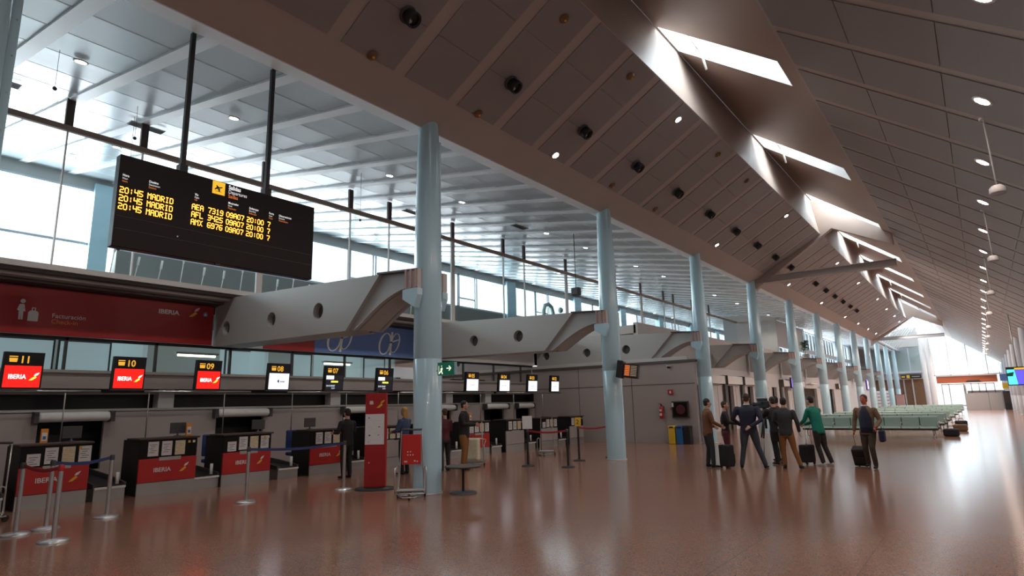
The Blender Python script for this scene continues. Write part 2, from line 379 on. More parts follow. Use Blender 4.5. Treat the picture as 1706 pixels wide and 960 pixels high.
# left: mezzanine slab, ledge, walls
XB = -17.5
mb = MB('mezz_grey')
mb.box(-27.6, XB, Y0, Y1, 4.72, 5.1, 'mezz_grey')
mb.box(XB, XB+1.2, Y0, 54, 4.93, 5.06, 'mezz_grey'); mb.box(XB, XB+1.08, Y0, 54, 4.86, 4.93, 'girder_dark'); mb.box(XB, XB+.85, Y0, 54, 4.79, 4.86, 'mezz_grey'); mb.box(XB, XB+.55, Y0, 24.5, 4.72, 4.79, 'girder_dark')
y = -5
while y < 24: mb.box(XB+.02, XB+.10, y, y+1.9, 4.86, 4.97, 'mezz_grey'); y += 1.95
mb.box(-27.6, -11.9, 24.6, Y1, 4.72, 5.1, 'mezz_grey'); mb.box(-12.0, -11.8, 24.6, Y1, 4.6, 5.2, 'mezz_grey')
struct(mb.build('trim_3'))
# outer wall with window band
mb = MB('girder_grey')
mb.box(-27.9, -27.5, Y0, 9.3, 5.1, 5.5); mb.box(-27.9, -27.5, 9.3, Y1, 5.1, 8.35, 'gallery_grey'); mb.box(-27.9, -27.5, Y0, Y1, 10.66, 11.6)
for q in (8.25, 35.2, 44.8, 53.4, 62.5, 71.6, 80.7, 89.8): mb.box(-27.8, -27.3, q, q+(.65 if q < 9 else 1.1), 5.1, 10.9, 'column_blue')
struct(mb.build('wall_left'))
def win(i, a, b, z0, z1, bars, transoms, x=-27.55):
    fr = MB('column_grey')
    fr.box(x-.1, x+.05, a, a+.1, z0, z1); fr.box(x-.1, x+.05, b-.1, b, z0, z1); fr.box(x-.1, x+.05, a, b, z1-.08, z1); fr.box(x-.1, x+.05, a, b, z0, z0+.1)
    for q in bars: fr.box(x-.08, x+.04, q-.05, q+.05, z0, z1)
    for (q0, q1, zz) in transoms: fr.box(x-.08, x+.04, q0, q1, zz-.05, zz+.05)
    w = struct(fr.build('window_%d' % i)); g = MB('glass_clear'); g.face([(x-.03, a, z0), (x-.03, b, z0), (x-.03, b, z1), (x-.03, a, z1)]); g.build('pane', w)
win(31, -5.5, 2.0, 5.5, 10.66, (-2.5,), ((-5.5, 2.0, 8.4),)); win(32, 2.2, 8.9, 5.5, 10.66, (), ((2.2, 8.9, 8.4),)); win(33, 9.3, 20.9, 8.35, 10.66, (13.6, 15.2), ((13.6, 15.2, 9.0),))
for k in range(9):
    a = 20.95+9.1*k; win(34+k, a, a+9.05, 8.35, 10.66, (a+1.7, a+1.9, a+6.4), ((a, a+1.7, 9.0),))
# cross wall that closes the upper gallery beyond the fourth column
mb = MB('mezz_grey'); mb.box(-17.6, -13.2, 54, 54.3, 5.1, 9.0); struct(mb.build('wall_far_gallery'))

# check-in back wall: office glazing, band, dark slot, wall with bag openings
mb = MB('wall_grey')
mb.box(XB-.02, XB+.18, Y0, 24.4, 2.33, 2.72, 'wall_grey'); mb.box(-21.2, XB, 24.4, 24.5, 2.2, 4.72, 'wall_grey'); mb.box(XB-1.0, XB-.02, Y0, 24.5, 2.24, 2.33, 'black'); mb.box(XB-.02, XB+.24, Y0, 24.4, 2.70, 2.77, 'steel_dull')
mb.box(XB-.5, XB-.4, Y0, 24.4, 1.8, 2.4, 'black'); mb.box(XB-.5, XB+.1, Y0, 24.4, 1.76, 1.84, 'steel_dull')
for yy in (7.45, 12.9, 18.5, 21.0): mb.box(XB-.3, XB+.02, yy-.2, yy+.2, 1.84, 2.33, 'wall_light')
OPN = [(-2.4, -1.0), (.7, 2.1), (4.65, 6.0), (8.8, 10.25), (13.15, 14.7), (17.1, 18.5), (20.6, 22.0), (22.9, 24.0)]
prev = Y0
for a, b in OPN+[(24.4, 24.4)]:
    mb.box(XB, XB+.1, prev, a, 0, 1.78); 
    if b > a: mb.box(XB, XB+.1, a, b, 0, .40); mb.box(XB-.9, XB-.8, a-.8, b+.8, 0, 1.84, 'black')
    prev = b
mb.box(XB-1.0, XB-.93, Y0, 24.5, 0, 2.3, 'black'); mb.box(XB-1, XB, 24.4, 24.5, 0, 2.8, 'black'); mb.box(XB-.9, XB, Y0, 24.4, -.01, .004, 'black')  # black backing added behind the openings to keep outside light out
struct(mb.build('wall_check_in'))
for i, (a, b) in enumerate(OPN):
    t = thing('roller_shutter', (XB+.25, (a+b)/2, 1.66), 'pale rolled-up shutter over the baggage opening behind check-in, %s from the left' % ORD[i], 'shutter', 'rolled shutters over the baggage openings')
    m = MB('white'); w = (b-a)/2+.05; m.lathe((0, 0, 0), [(.02, -w), (.105, -w+.01), (.115, -w+.05), (.115, w-.05), (.105, w-.01), (.02, w)], 14, 'white', ax=1); m.build('roll', t)
    for s in (-w-.1, w): m = MB('dark_grey'); m.box(-.1, .1, s, s+.1, -.13, .13, b=.01); m.build('bracket', t)
# offices behind the glazing
mb = MB('office'.replace('office', 'wall_light'))
mb.box(-21.2, -21.0, Y0, 24.4, 2.3, 4.7, 'wall_light'); mb.box(-21, XB-.1, Y0, 24.4, 2.2, 2.3, 'wall_grey')
for yy in (3.4, 7.0, 10.6, 14.4, 18.0, 21.0): mb.box(-21, XB-.6, yy, yy+.12, 2.3, 4.7, 'office_glow')  # dividers glow by themselves, standing in for the light of the rooms
mb.box(-21, XB-.08, Y0, 24.4, 4.5, 4.72, 'dark_grey')
struct(mb.build('wall_offices'))
mb = MB('dark_grey')
y = -5.2; k = 0
while y < 24.3: mb.box(XB-.06, XB+.02, y-.03, y+.03, 2.77, 3.56); y += 2.05
mb.box(XB-.06, XB+.02, Y0, 24.4, 3.5, 3.58, 'black')
wi = struct(mb.build('window_50')); g = MB('glass'); g.face([(XB-.02, Y0, 2.77), (XB-.02, 24.4, 2.77), (XB-.02, 24.4, 3.5), (XB-.02, Y0, 3.5)]); g.build('pane', wi)
for i, (a, b, m) in enumerate(((3.0, 5.2, 'office_glow'), (5.35, 6.5, 'office_glow'), (9.8, 11.0, 'office_glow'), (12.2, 12.9, 'office_glow'), (15.3, 16.3, 'office_glow'), (18.4, 20.6, 'office_glow'), (-1.0, 2.2, 'office_glow'))):
    t = MB('white'); t.box(-19.02, -19.0, a, b, 2.8, 3.62, m); t.box(-19.04, -18.98, a-.04, a, 2.75, 3.66, 'dark_grey'); t.box(-19.04, -18.98, b, b+.04, 2.75, 3.66, 'dark_grey'); t.box(-19.04, -18.98, a, b, 3.62, 3.66, 'dark_grey')
    tag(t.build('office_partition'), 'faintly glowing partition panel inside the office above the check-in desks, %s from the left' % ORD[i if i < 6 else 6], 'partition', 'partitions in the offices above check-in')  # panels emit a faint glow of their own for the lit office
for i, (yy, zz) in enumerate(((8.6, 3.35), (13.6, 3.3), (17.6, 3.35))):
    t = thing('tube_lamp', (-18.4, yy, zz), 'glowing fluorescent tube lamp inside the upper office, %s of the three' % ('leftmost', 'middle', 'rightmost')[i], 'lamp', 'office tube lamps')
    m = MB('tube_light'); m.tube([(0, -.55, 0), (0, .55, 0)], .03, 8, 'tube_light'); m.build('tube', t)
    m = MB('white'); m.prism([(-.09, .09), (.09, .09), (.05, .03), (-.05, .03)], 1, -.62, .62, 'white'); m.build('housing', t)
area('office_light', (-19.3, 10, 4.4), 2.2, 26, (0, 0, -1), 55, (.85, 1, .95))

# cross wall with the fire cabinet, and the service facade beyond
mb = MB('wall_grey'); mb.box(-17.5, -9.35, 24.5, 24.75, 0, 3.30)
for zz in (2.42,): mb.box(-17.5, -9.35, 24.49, 24.5, zz-.012, zz+.012, 'girder_dark')
for xx in (-14.9, -12.2): mb.box(xx-.01, xx+.01, 24.49, 24.5, 0, 3.3, 'girder_dark')
mb.box(-17.5, -9.3, 24.44, 24.8, 3.30, 3.40, 'girder_dark'); mb.box(-17.5, -9.6, 24.5, 24.75, 3.40, 3.55, 'wall_light')
struct(mb.build('wall_cross'))
mb = MB('wall_light')
FAC = [(31.2, 32.4), (36.2, 37.6), (40.4, 41.6), (46.2, 47.4), (49.5, 50.6), (56, 61.0), (66, 69), (74, 77), (84, 87)]
prev = 24.75
for a, b in FAC+[(Y1, Y1)]:
    mb.box(-12.2, -12.0, prev, a, 0, 3.5, 'wall_light'); mb.box(-12.2, -12.0, a, b, 2.55, 3.5, 'wall_light')
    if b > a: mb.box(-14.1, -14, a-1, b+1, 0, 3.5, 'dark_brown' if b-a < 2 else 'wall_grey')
    prev = b
yy = 26
while yy < 56: mb.box(-12, -11.985, yy, yy+.03, 0, 2.55, 'wall_grey'); yy += .8
mb.box(-12.2, -12.0, 24.75, Y1, 3.5, 4.7, 'girder_grey'); mb.box(-14.4, -14.2, 24.75, Y1, 0, 4.7, 'wall_grey')
struct(mb.build('wall_service'))
# right-hand wall and the wall behind the photographer
mb = MB('column_grey'); mb.box(3.2, 3.4, Y0, Y1, 0, 5.2); struct(mb.build('wall_right'))
mb = MB('wall_grey'); mb.box(-28, 3.4, Y0-.2, Y0, 0, 5.1); mb.box(-9, 3.4, Y0-.2, Y0, 5.1, 12.2, 'roof_paint'); mb.box(-28, -9, Y0-.2, Y0, 5.1, 11.6, 'white_ceiling'); struct(mb.build('wall_back'))
# far end: upper glazed room over brown doors, red beam, bright windows
mb = MB('mezz_grey')
mb.box(-14, -6.2, 100, 100.3, 4.0, 4.9, 'wall_light'); mb.box(-14, -5.6, 99.4, 100.1, 4.75, 5.05, 'column_grey')
mb.box(-14, -6.3, 100.4, 100.7, 0, 4.0, 'wood_brown'); mb.box(-28, -6.4, 101.5, 101.8, 5.0, 11.8, 'wall_light'); mb.box(-9.3, -6.2, 99.9, 100.2, 8.4, 10.4, 'mezz_grey')
mb.box(-28, -12, 101.5, 101.8, 0, 5, 'wall_grey')
for xx in (-8.6, -7.6): mb.box(xx-.08, xx+.08, 100.2, 100.4, 0, 4.0, 'wall_light')
mb.box(-1.7, 3.3, 101, 101.2, 0, 2.2, 'wall_grey')
struct(mb.build('wall_end'))
fr = MB('column_grey')
for xx in (-12, -9.2, -7.6, -6.2): fr.box(xx-.06, xx+.06, 100, 100.2, 5.05, 8.4)
fr.box(-12, -6.2, 100, 100.2, 8.3, 8.45); w = struct(fr.build('window_51')); g = MB('glass'); g.box(-12, -6.2, 100.08, 100.1, 5.05, 8.4, 'glass'); g.build('pane', w)
fr = MB('white')
for xx in (-5.0, -3.2, -1.2, .8): fr.box(xx-.05, xx+.05, 101, 101.15, 4.3, zr(xx))
fr.box(-5.2, 3, 101, 101.15, 4.25, 4.4); w = struct(fr.build('window_52')); g = MB('glass_clear'); g.prism([(-5.2, 4.3), (3, 4.3), (3, 5.2), (-3.0, 9.6), (-5.2, 9.6)], 1, 101.05, 101.07, 'glass_clear'); g.build('pane', w)
fr = MB('white')
for xx in (-4.4, -3.6, -2.0, -1.2, -.4, .3, 1.2): fr.box(xx-.05, xx+.05, 101, 101.15, .3, 3.2)
fr.box(-4.4, 1.2, 101, 101.15, 3.05, 3.2); fr.box(-4.4, 1.2, 101, 101.15, .2, .4); fr.box(-2.0, -1.8, 101, 101.15, .3, 3.0)
w = struct(fr.build('window_53')); g = MB('glass'); g.box(-4.4, 1.2, 101.05, 101.07, .3, 3.2, 'glass'); g.build('pane', w)

# inner gallery wall with a window strip, beyond the cross wall
mb = MB('mezz_grey'); GX = -13.6
mb.box(GX-.3, GX, 54.3, Y1-.5, 5.1, 5.35); mb.box(GX-.3, GX, 54.3, Y1-.5, 6.25, 6.5)
mb.box(GX-.3, GX, 54.3, 66, 6.5, 8.5)
for q in (54.3, 65.4, 74, 83, 92): mb.box(GX-.3, GX+.05, q, q+.6, 5.1, 8.55, 'column_blue')
mb.box(GX-.3, GX-.1, 92, Y1-.5, 6.5, 8.5)
struct(mb.build('wall_inner_gallery'))
k = 0
for a, b, z0, z1 in ((54.9, 65.4, 5.35, 6.25), (66.0, 74, 5.35, 6.25), (66.0, 74, 6.5, 8.4), (74.6, 83, 5.35, 6.25), (74.6, 83, 6.5, 8.4), (83.6, 92, 5.35, 6.25), (83.6, 92, 6.5, 8.4)):
    win(60+k, a, b, z0, z1, [a+1.5*q for q in range(1, 7) if a+1.5*q < b-.5], (), x=GX-.12); k += 1
area('daylight', (GX-1.2, 60, 6.0), 11, 1.4, (1, 0, 0), 260); area('daylight', (GX-1.2, 79, 6.8), 26, 3.0, (1, 0, 0), 800)

# ================================================================== COLUMNS AND GIRDERS
def column_proto(r, h, m, name='column'):
    t = thing(name, (0, 0, 0), 'x', 'column')
    p = MB(m); q = h-7.98
    p.lathe((0, 0, 0), [(r*1.0, 0), (r*1.0, .06), (r, .08), (r*1.02, 2.65+q/2), (r*1.0, 2.66+q/2), (r*1.0, 2.68+q/2), (r*1.02, 2.69+q/2), (r*1.0, 5+q), (r*.93, 6.2+q), (r*.84, 7.3+q), (r*.74, h)], 28, m)
    p.build('shaft', t)
    f = MB(m); f.box(-.03, .03, r*.93, r*.93+.1, h*.56, h*.955, b=.006)
    for k in range(6): f.lathe((.03, r*.93+.06, h*.58+k*.5), [(.012, 0), (.012, .012)], 8, 'steel_dull', ax=0)
    f.build('fin', t)
    b = MB('steel_dull'); b.lathe((0, 0, 0), [(r*1.07, 0), (r*1.07, .025), (r*1.02, .03)], 28, 'steel_dull'); b.build('base_ring', t)
    return t
COLY = [1.36]+[8.98+8*k for k in range(12)]
c0 = column_proto(.29, 7.98, 'column_blue')
for i, y in enumerate(COLY):
    c = c0 if i == 0 else copy_tree(c0); c.location = (-9.1, y, 0)
    c['group'] = 'pale blue columns of the left row'
    c['label'] = ['pale blue round column cut off at the top left corner of the photo', 'large pale blue column with the red luggage trolley leaning on it', 'pale blue column carrying the small tilted flight monitor',
                  'pale blue column right behind the man in the brown jacket'][i] if i < 4 else 'pale blue column of the left row, %s counted from the photographer' % ORD[i]
r0 = column_proto(.30, 5.72, 'column_grey')
for i in range(9):
    c = r0 if i == 0 else copy_tree(r0); c.location = (2.42, 40.98+8*i, 0)
    c['group'] = 'grey columns of the right wall'; c['label'] = 'pale grey column along the right wall, %s counted from the photographer' % ORD[i]

from mathutils.geometry import tessellate_polygon
def girder(xl, y, label, holes):
    t = thing('girder', (-9.1, y, 0), label, 'girder', 'curved beams between the left columns and the wall')
    X = lambda x: x+9.1
    A, B = -.40, .42
    def zt(x): return 4.87-(x+16.4)*.28/6.2 if x > -16.4 else 4.87-(-16.4-x)*.18
    def zb(x): return 3.44+(-11.35-x)*.018
    outer = [(X(xl), zb(xl)), (X(-11.35), 3.44), (X(-10.2), 4.59)]+([(X(-16.4), 4.87)] if xl < -16.4 else [])+[(X(xl), zt(xl))]
    m = MB('girder_grey'); rings = []
    for hx, hz in holes: rings.append([(X(hx)+.20*cos(2*pi*k/24), hz+.20*sin(2*pi*k/24)) for k in range(24)])
    loops = [outer]+rings; flat = [p for l in loops for p in l]
    tri = tessellate_polygon([[Vector((p[0], p[1], 0)) for p in l] for l in loops])
    for yy in (A, B): m.raw([(p[0], yy, p[1]) for p in flat], [tuple(q) for q in tri], 'girder_grey')
    for i in range(len(outer)):
        a, b = outer[i], outer[(i+1) % len(outer)]; m.face([(a[0], A, a[1]), (b[0], A, b[1]), (b[0], B, b[1]), (a[0], B, a[1])], 'girder_grey')
    for rg in rings:
        for i in range(24):
            a, b = rg[i], rg[(i+1) % 24]; m.face([(a[0], A, a[1]), (b[0], A, b[1]), (b[0], A+.16, b[1]), (a[0], A+.16, a[1])], 'girder_grey', True)
        m.face([(p[0], A+.16, p[1]) for p in rg], 'girder_dark')  # dark disc painted in for the unlit inside of the beam
    m.build('box_beam', t, normals=False)
    # arched arm that reaches the column
    a = MB('girder_grey'); arc = []
    for k in range(13):
        s = k/12; th = s*pi/2; arc.append((X(-11.05+1.85*sin(th)*1.0), 3.44+.74*(1-cos(th))*1.0 if False else 3.44+.74*sin(th)**.9))
    arc = [(X(-11.05+1.8*(k/12)), 3.44+.72*math.sqrt(max(0, 1-(1-k/12)**2.0))) for k in range(13)]
    arc = [(X(-11.02), 3.44)]+[(X(-10.98+1.78*(k/12)), 3.45+.72*sin(pi/2*k/12)) for k in range(1, 13)]
    pol = arc+[(X(-9.0), 4.18), (X(-9.0), 4.50), (X(-10.25), 4.59), (X(-11.35), 3.44)]
    a.prism(pol, 1, A+.10, A+.14, 'girder_grey'); a.prism(pol, 1, B-.14, B-.10, 'girder_grey'); a.build('arch_web', t)
    s = MB('girder_grey')
    for i in range(len(arc)-1):
        p, q = arc[i], arc[i+1]; s.raw([(p[0], A, p[1]), (p[0], B, p[1]), (q[0], B, q[1]), (q[0], A, q[1]), (p[0], A, p[1]+.03), (p[0], B, p[1]+.03), (q[0], B, q[1]+.03), (q[0], A, q[1]+.03)],
              [(0, 3, 2, 1), (4, 5, 6, 7), (0, 4, 7, 3), (1, 2, 6, 5), (0, 1, 5, 4), (3, 7, 6, 2)], 'girder_grey')
    s.build('arch_soffit', t)
    f = MB('girder_dark'); f.prism([(X(-10.26), 4.59), (X(-9.0), 4.50), (X(-9.0), 4.54), (X(-10.26), 4.63)], 1, A-.03, B+.03, 'girder_dark'); f.build('top_flange', t)
    for yy in (A-.02, B-.08):
        b = MB('bracket_red'); b.box(X(-9.36), X(-8.98), yy, yy+.10, 4.12, 4.54, 'mezz_grey')
        for k in range(3): b.box(X(-9.34)+k*.15, X(-9.29)+k*.15, yy-.03, yy+.13, 4.14, 4.54, 'bracket_red')
        b.build('end_plate', t)
        c = MB('column_blue'); c.prism([(X(-9.4), 4.12), (X(-8.96), 4.12), (X(-8.96), 3.98), (X(-9.05), 3.72), (X(-9.4), 3.92)], 1, yy-.03, yy+.12, 'column_blue'); c.build('saddle', t)
    return t
H1 = [(-12.42, 4.02), (-14.45, 4.02), (-16.75, 4.02)]
for i in range(10):
    y = 8.98+8*i
    lab = ['grey curved girder nearest the camera, below the departures board, meeting the trolley column', 'grey curved girder with round holes meeting the column with the flight monitor', 'grey curved girder above the wall with the fire extinguisher'][i] if i < 3 else \
        'grey curved girder of the left side, %s counted from the photographer' % ORD[i]
    girder(-17.45 if i < 2 else (-17.3 if i == 2 else -11.75), y, lab, H1 if i < 3 else [])
for i, y in enumerate((33.17, 77.17)):
    t = thing('tie_beam', (-5.45, y, 7.9), ('grey horizontal tie beam across the roof, nearer of the two', 'pale horizontal tie beam across the roof by the far end glazing')[i], 'beam')
    m = MB('roof_paint' if i == 0 else 'column_grey'); mm = m.mats[0]; m.box(-3.25, 3.0, -.14, .14, -.13, .13, mm, b=.01); m.build('web', t)
    for zz in (-.17, .14):
        m = MB(mm); m.box(-3.3, 3.02, -.2, .2, zz, zz+.03, mm); m.build('flange', t)

# gallery glass screen: posts, rail coloured as lit from the nave, panes
XG = -16.4
t = thing('glass_screen', (XG, 9, 5.06), 'long glass screen with a nave-lit brown rail on the gallery ledge above the banner', 'glass screen')
def gp(name, m, n=True): o = m.build(name, t, Matrix.Translation((-XG, -9, -5.06)), n); return o
m = MB('rail_nave_lit'); m.box(XG-.06, XG+.06, Y0, 53.9, 8.32, 8.46, 'rail_nave_lit', b=.01); gp('rail', m)
POSTS = [q*.937 for q in (.9, 4.55, 6.3, 9.9, 13.3, 15.15, 18.75, 22.3, 24.0, 27.9, 31.8, 33.6, 37.3, 41, 42.8, 46.5, 50.3)]
for k, yy in enumerate(POSTS):
    q = .09 if k in (0, 3, 6, 9, 12, 15) else .012
    m = MB('mezz_grey'); m.box(XG-.04, XG+.04, yy-q, yy+q, 5.06, 8.32, 'mezz_grey'); gp('post', m)
    m = MB('rail_nave_lit'); m.box(XG-.04, XG+.04, yy-.085, yy+.085, 8.46, zc(XG)+.02, 'dark_brown'); gp('hanger', m)
ye = [Y0]+POSTS+[53.9]
for a, b in zip(ye[:-1], ye[1:]):
    m = MB('glass'); m.face([(XG, a+.05, 5.1), (XG, b-.05, 5.1), (XG, b-.05, 8.32), (XG, a+.05, 8.32)]); gp('pane', m, False)
for k in range(20):
    yy = 5.5+.55*k; m = MB('white'); z1 = 5.60 if k % 3 else 5.85
    m.tube([(XG-.10, yy-.02, 5.06), (XG-.10, yy+.03, z1-.2)], .012, 6, 'white'); m.tube([(XG-.10, yy+.03, z1-.22), (XG-.10, yy+.05, z1)], .028, 6, 'white'); gp('strut', m)

# ================================================================== LAMPS
def down_proto(warm, r, name='downlight'):
    t = thing(name, (0, 0, 0), 'x', 'lamp')
    m = MB('white'); m.lathe((0, 0, 0), [(r*.86, -.01), (r*1.15, -.012), (r*1.2, -.004), (r*1.2, .012)], 18, 'white'); m.build('trim_ring', t)
    m = MB(warm); m.lathe((0, 0, 0), [(r*.3, -.018), (r*.84, -.014)], 18, warm); m.build('lens', t)
    return t
def place(pr, first, loc, n, label, group):
    o = pr if first else copy_tree(pr)
    o.location = loc; o.rotation_euler = Vector(n).to_track_quat('Z', 'Y').to_euler(); tag(o, label, None, group); return o
nl = (-uz, 0, ux)
SCN=0
for y in (-4, -1.5, 2.2, 5.9): spot((.69, y, zr(.69)-.12), nr, (480 if i > 9 else 260) if i > 5 else 120)
for x, y in ((-8.24, .6), (-8.24, 6.6), (-5.87, 3.5)): spot((x, y, 7.8+SL*(x+9.1)-.15), nl, 60)
dr = down_proto('lamp_warm', .15)
for i in range(26):
    y = 9.6+3.70*i if i else 9.6
    x = .69; place(dr, i == 0, (x, y, zr(x)-.03), nr, 'warm round downlight on the right roof slope, %s in its row from the camera' % ORD[i], 'row of warm downlights on the right roof slope'); spot((x, y, zr(x)-.12), nr, (480 if i > 9 else 260) if i > 5 else 120)
dl = down_proto('lamp_warm', .10)
LL = [(-8.24, 12.87), (-5.87, 15.71), (-8.23, 25.36), (-5.85, 27.69), (-8.2, 37.5), (-5.9, 39.8), (-5.2-.9, 42.2), (-8.2, 46.6), (-5.94, 47.8), (-8.25, 56.1), (-5.9, 57.2), (-8.2, 62.5), (-6.0, 64), (-8.2, 68.5), (-6.0, 70.2), (-8.2, 74), (-6.1, 75.5)]
for i, (x, y) in enumerate(LL):
    z = 7.8+SL*(x+9.1)-.05; place(dl, i == 0, (x, y, z), nl, 'glowing round downlight on the left roof slope, %s nearest the camera' % ORD[i], 'lit downlights on the left roof slope'); spot((x, y, z-.12), nl, 380 if y > 30 else 90)
dc = down_proto('lamp_cool', .11); k = 0
SC = [(-13.2, y) for y in (3.5, 6.61, 11.42, 14.62, 19.7, 22.79, 27.77, 31.19, 36, 39.3, 44, 47.5, 52)]+[(-20.1, y) for y in (6.5, 11.4, 14.6, 19.7, 22.8, 27.8, 31.2)]+[(-23.8, y) for y in (6.4, 11.4, 14.6, 19.7, 22.8)]
for i, (x, y) in enumerate(SC):
    row, j = ('first row behind the columns', i) if i < 13 else (('second row, beyond the glass screen', i-13) if i < 20 else ('row nearest the windows', i-20))
    place(dc, i == 0, (x, y, zc(x)-.02), (.18, 0, 1), 'small downlight in the glossy side ceiling, %s, %s from left' % (row, ORD[j]), 'downlights of the side ceiling')
    if i < 13: spot((x, y, zc(x)-.14), (.18, 0, 1), 110, (1, .93, .85))
# unlit glass reflectors and dark projector spots
ds = thing('spotlight', (0, 0, 0), 'x', 'spotlight')
m = MB('steel_dull'); m.lathe((0, 0, 0), [(.17, 0), (.17, -.03), (.14, -.04)], 16, 'dark_grey'); m.build('mount', ds)
m = MB('black'); m.lathe((0, 0, 0), [(.13, -.03), (.15, -.10), (.15, -.24), (.12, -.25), (.11, -.18)], 16, 'black'); m.ball((.06, -.06, -.2), .05, 'steel_dull', 8); m.build('head', ds)
for i in range(17):
    y = 6.76+3.08*i; x = -7.4; z = 7.8+SL*(x+9.1)-.04
    o = ds if i == 0 else copy_tree(ds); o.location = (x, y, z); o.rotation_euler = Vector((-uz-.25, -.15, ux)).to_track_quat('Z', 'Y').to_euler()
    tag(o, 'dark round projector spotlight on the left roof slope, %s from the camera' % ORD[i], None, 'projector spotlights of the left roof slope')
for i, (x, y) in enumerate(((-8.28, 6.7), (-8.27, 9.75), (-5.89, 9.75), (-5.86, 12.73), (-8.21, 15.99), (-8.2, 19.1), (-5.86, 19.0), (-5.86, 22.1), (.2-1.2, 9.9))):
    left = x < -3; z = 7.8+SL*(x+9.1)-.05 if left else zr(x)-.04
    t = thing('unlit_downlight', (x, y, z), 'small unlit brass-coloured glass downlight on the %s roof slope%s' % (('left', ', %s from the camera' % ORD[i]) if left else ('right', '')), 'lamp', 'unlit glass downlights')
    t.rotation_euler = Vector(nl if left else nr).to_track_quat('Z', 'Y').to_euler()
    m = MB('gold'); m.lathe((0, 0, 0), [(.05, -.05), (.10, -.01), (.11, .01)], 14, 'wood_brown'); m.build('reflector', t); m = MB('glass'); m.ball((0, 0, -.045), .03, 'gold', 8); m.build('bulb', t)
# pendant projectors on rods below the right slope
for i in range(9):
    y = 14.3+7.44*i; x = .70
    t = thing('pendant_lamp', (x, y, zr(x)), 'pinkish drum lamp on a thin rod under the right roof, %s from the camera' % ORD[i], 'lamp', 'hanging drum lamps of the right side')
    m = MB('steel_dull'); m.tube([(0, 0, 0), (.02, 0, -1.36)], .014, 6, 'white'); m.build('rod', t)
    m = MB('white'); m.lathe((0, 0, 0), [(.07, -.02), (.07, .03)], 12, 'white'); m.build('ceiling_rose', t)
    m = MB('white'); m.lathe((.02, 0, -1.45), [(.02, .09), (.08, .085), (.125, .04), (.135, -.05), (.125, -.08), (.11, -.07)], 18, 'wall_light'); m.build('drum', t)
# ceiling vents of the side ceiling
for i, (x, y) in enumerate(((-16.6, 2.9), (-16.6, 6.0), (-16.6, 15.5), (-13.6, 18.4))):
    t = thing('ceiling_vent', (x, y, zc(x)-.03), 'long dark air grille flush in the glossy side ceiling, %s from the left' % ORD[i], 'vent', 'air grilles of the side ceiling')
    m = MB('steel_dull'); m.box(-.14, .14, -.42, .42, -.012, .01); m.build('frame', t)
    m = MB('dark_grey')
    for q in range(5): m.box(-.11+q*.05, -.085+q*.05, -.4, .4, -.02, -.01)
    m.build('slats', t)

# ================================================================== BOARD, BANNERS, SIGNS
bx, ya, yb, za, zb = -9.6, 3.17, 6.47, 4.06, 5.46
t = thing('departures_board', (bx, (ya+yb)/2, za), 'black departures board with orange lettering hanging from two black poles', 'display board')
inv = Matrix.Translation((-bx, -(ya+yb)/2, -za))
def bb(name, m, n=True): return m.build(name, t, inv, n)
m = MB('black_gloss'); m.box(bx-.16, bx, ya, yb, za, zb, 'black_gloss', b=.01); case = bb('case', m)
m = MB('dark_grey')
for zz in (4.33, 4.52): m.box(bx, bx+.004, ya+.02, yb-.02, zz, zz+.006, 'dark_brown')
m.box(bx-.02, bx+.02, 4.66, 4.74, za-.03, za, 'black'); m.lathe((bx+.005, 4.05, 4.38), [(.012, 0), (.012, .01)], 8, 'white', ax=0); bb('panel_seam', m)
for yy in (4.07, 5.52):
    m = MB('black'); m.box(bx-.12, bx-.04, yy-.035, yy+.035, zb-.02, zc(bx)+.03, 'black', b=.006); m.box(bx-.15, bx-.01, yy-.06, yy+.06, zb, zb+.12, 'black'); bb('pole', m)
m = MB('led_orange'); cell = .0165
for r, (a, b, c) in enumerate((('20:45', 'AEA 7319', '7'), ('20:45', 'AFL 3425', '7'), ('20:45', 'AMX 6976', '7'))):
    z = 4.965-.125*r
    led(m, a, (bx, 3.20, z), PX, .0108, 'led_orange'); led(m, 'MADRID', (bx, 3.575, z), PX, .0106, 'led_orange')
    led(m, b, (bx, 4.23, z), PX, .0108, 'led_orange'); led(m, '09A07', (bx, 4.79, z+.0), PX, .0106, 'led_orange'); led(m, '20:00', (bx, 5.15, z), PX, .0106, 'led_orange'); led(m, c, (bx, 5.53, z), PX, .0106, 'led_orange')
bb('led_lettering', m, False)
m = MB('txt_white')
for (yy, zz, a, b, c) in ((3.22, 5.13, 'Hora', 'Hour', 'Hora'), (3.58, 5.13, 'Destino', 'Destination', 'Destino'), (4.26, 5.11, 'Vlo', 'Flight', 'Vlo'), (4.81, 5.11, 'Mostrador', 'Desk', 'Mostrador'), (5.18, 5.11, 'Embarque', 'Boarding', 'Embarque'), (5.55, 5.11, 'Porta', 'Gate', 'Porta'), (5.74, 5.11, 'Observaciones', 'Remarks', 'Observacións')):
    if a: text(m, a, .052, (bx, yy, zz), PX, 'txt_white', bold=.001, squash=.8); text(m, b, .042, (bx, yy, zz-.045), PX, 'txt_white', squash=.8); text(m, c, .042, (bx, yy, zz-.088), PX, 'txt_orange', squash=.8)
text(m, 'Salidas', .10, (bx, 4.80, 5.365), PX, 'txt_white', bold=.003, squash=.8); text(m, 'Departures', .088, (bx, 4.80, 5.29), PX, 'txt_white', squash=.8)
text(m, 'Saídas', .088, (bx, 4.80, 5.215), PX, 'txt_orange', squash=.8)
bb('header_lettering', m, False)
m = MB('icon_yellow'); poly(m, [(0, 0), (.21, 0), (.21, .22), (0, .22)], (bx, 4.53, 5.225), PX, 'icon_yellow')
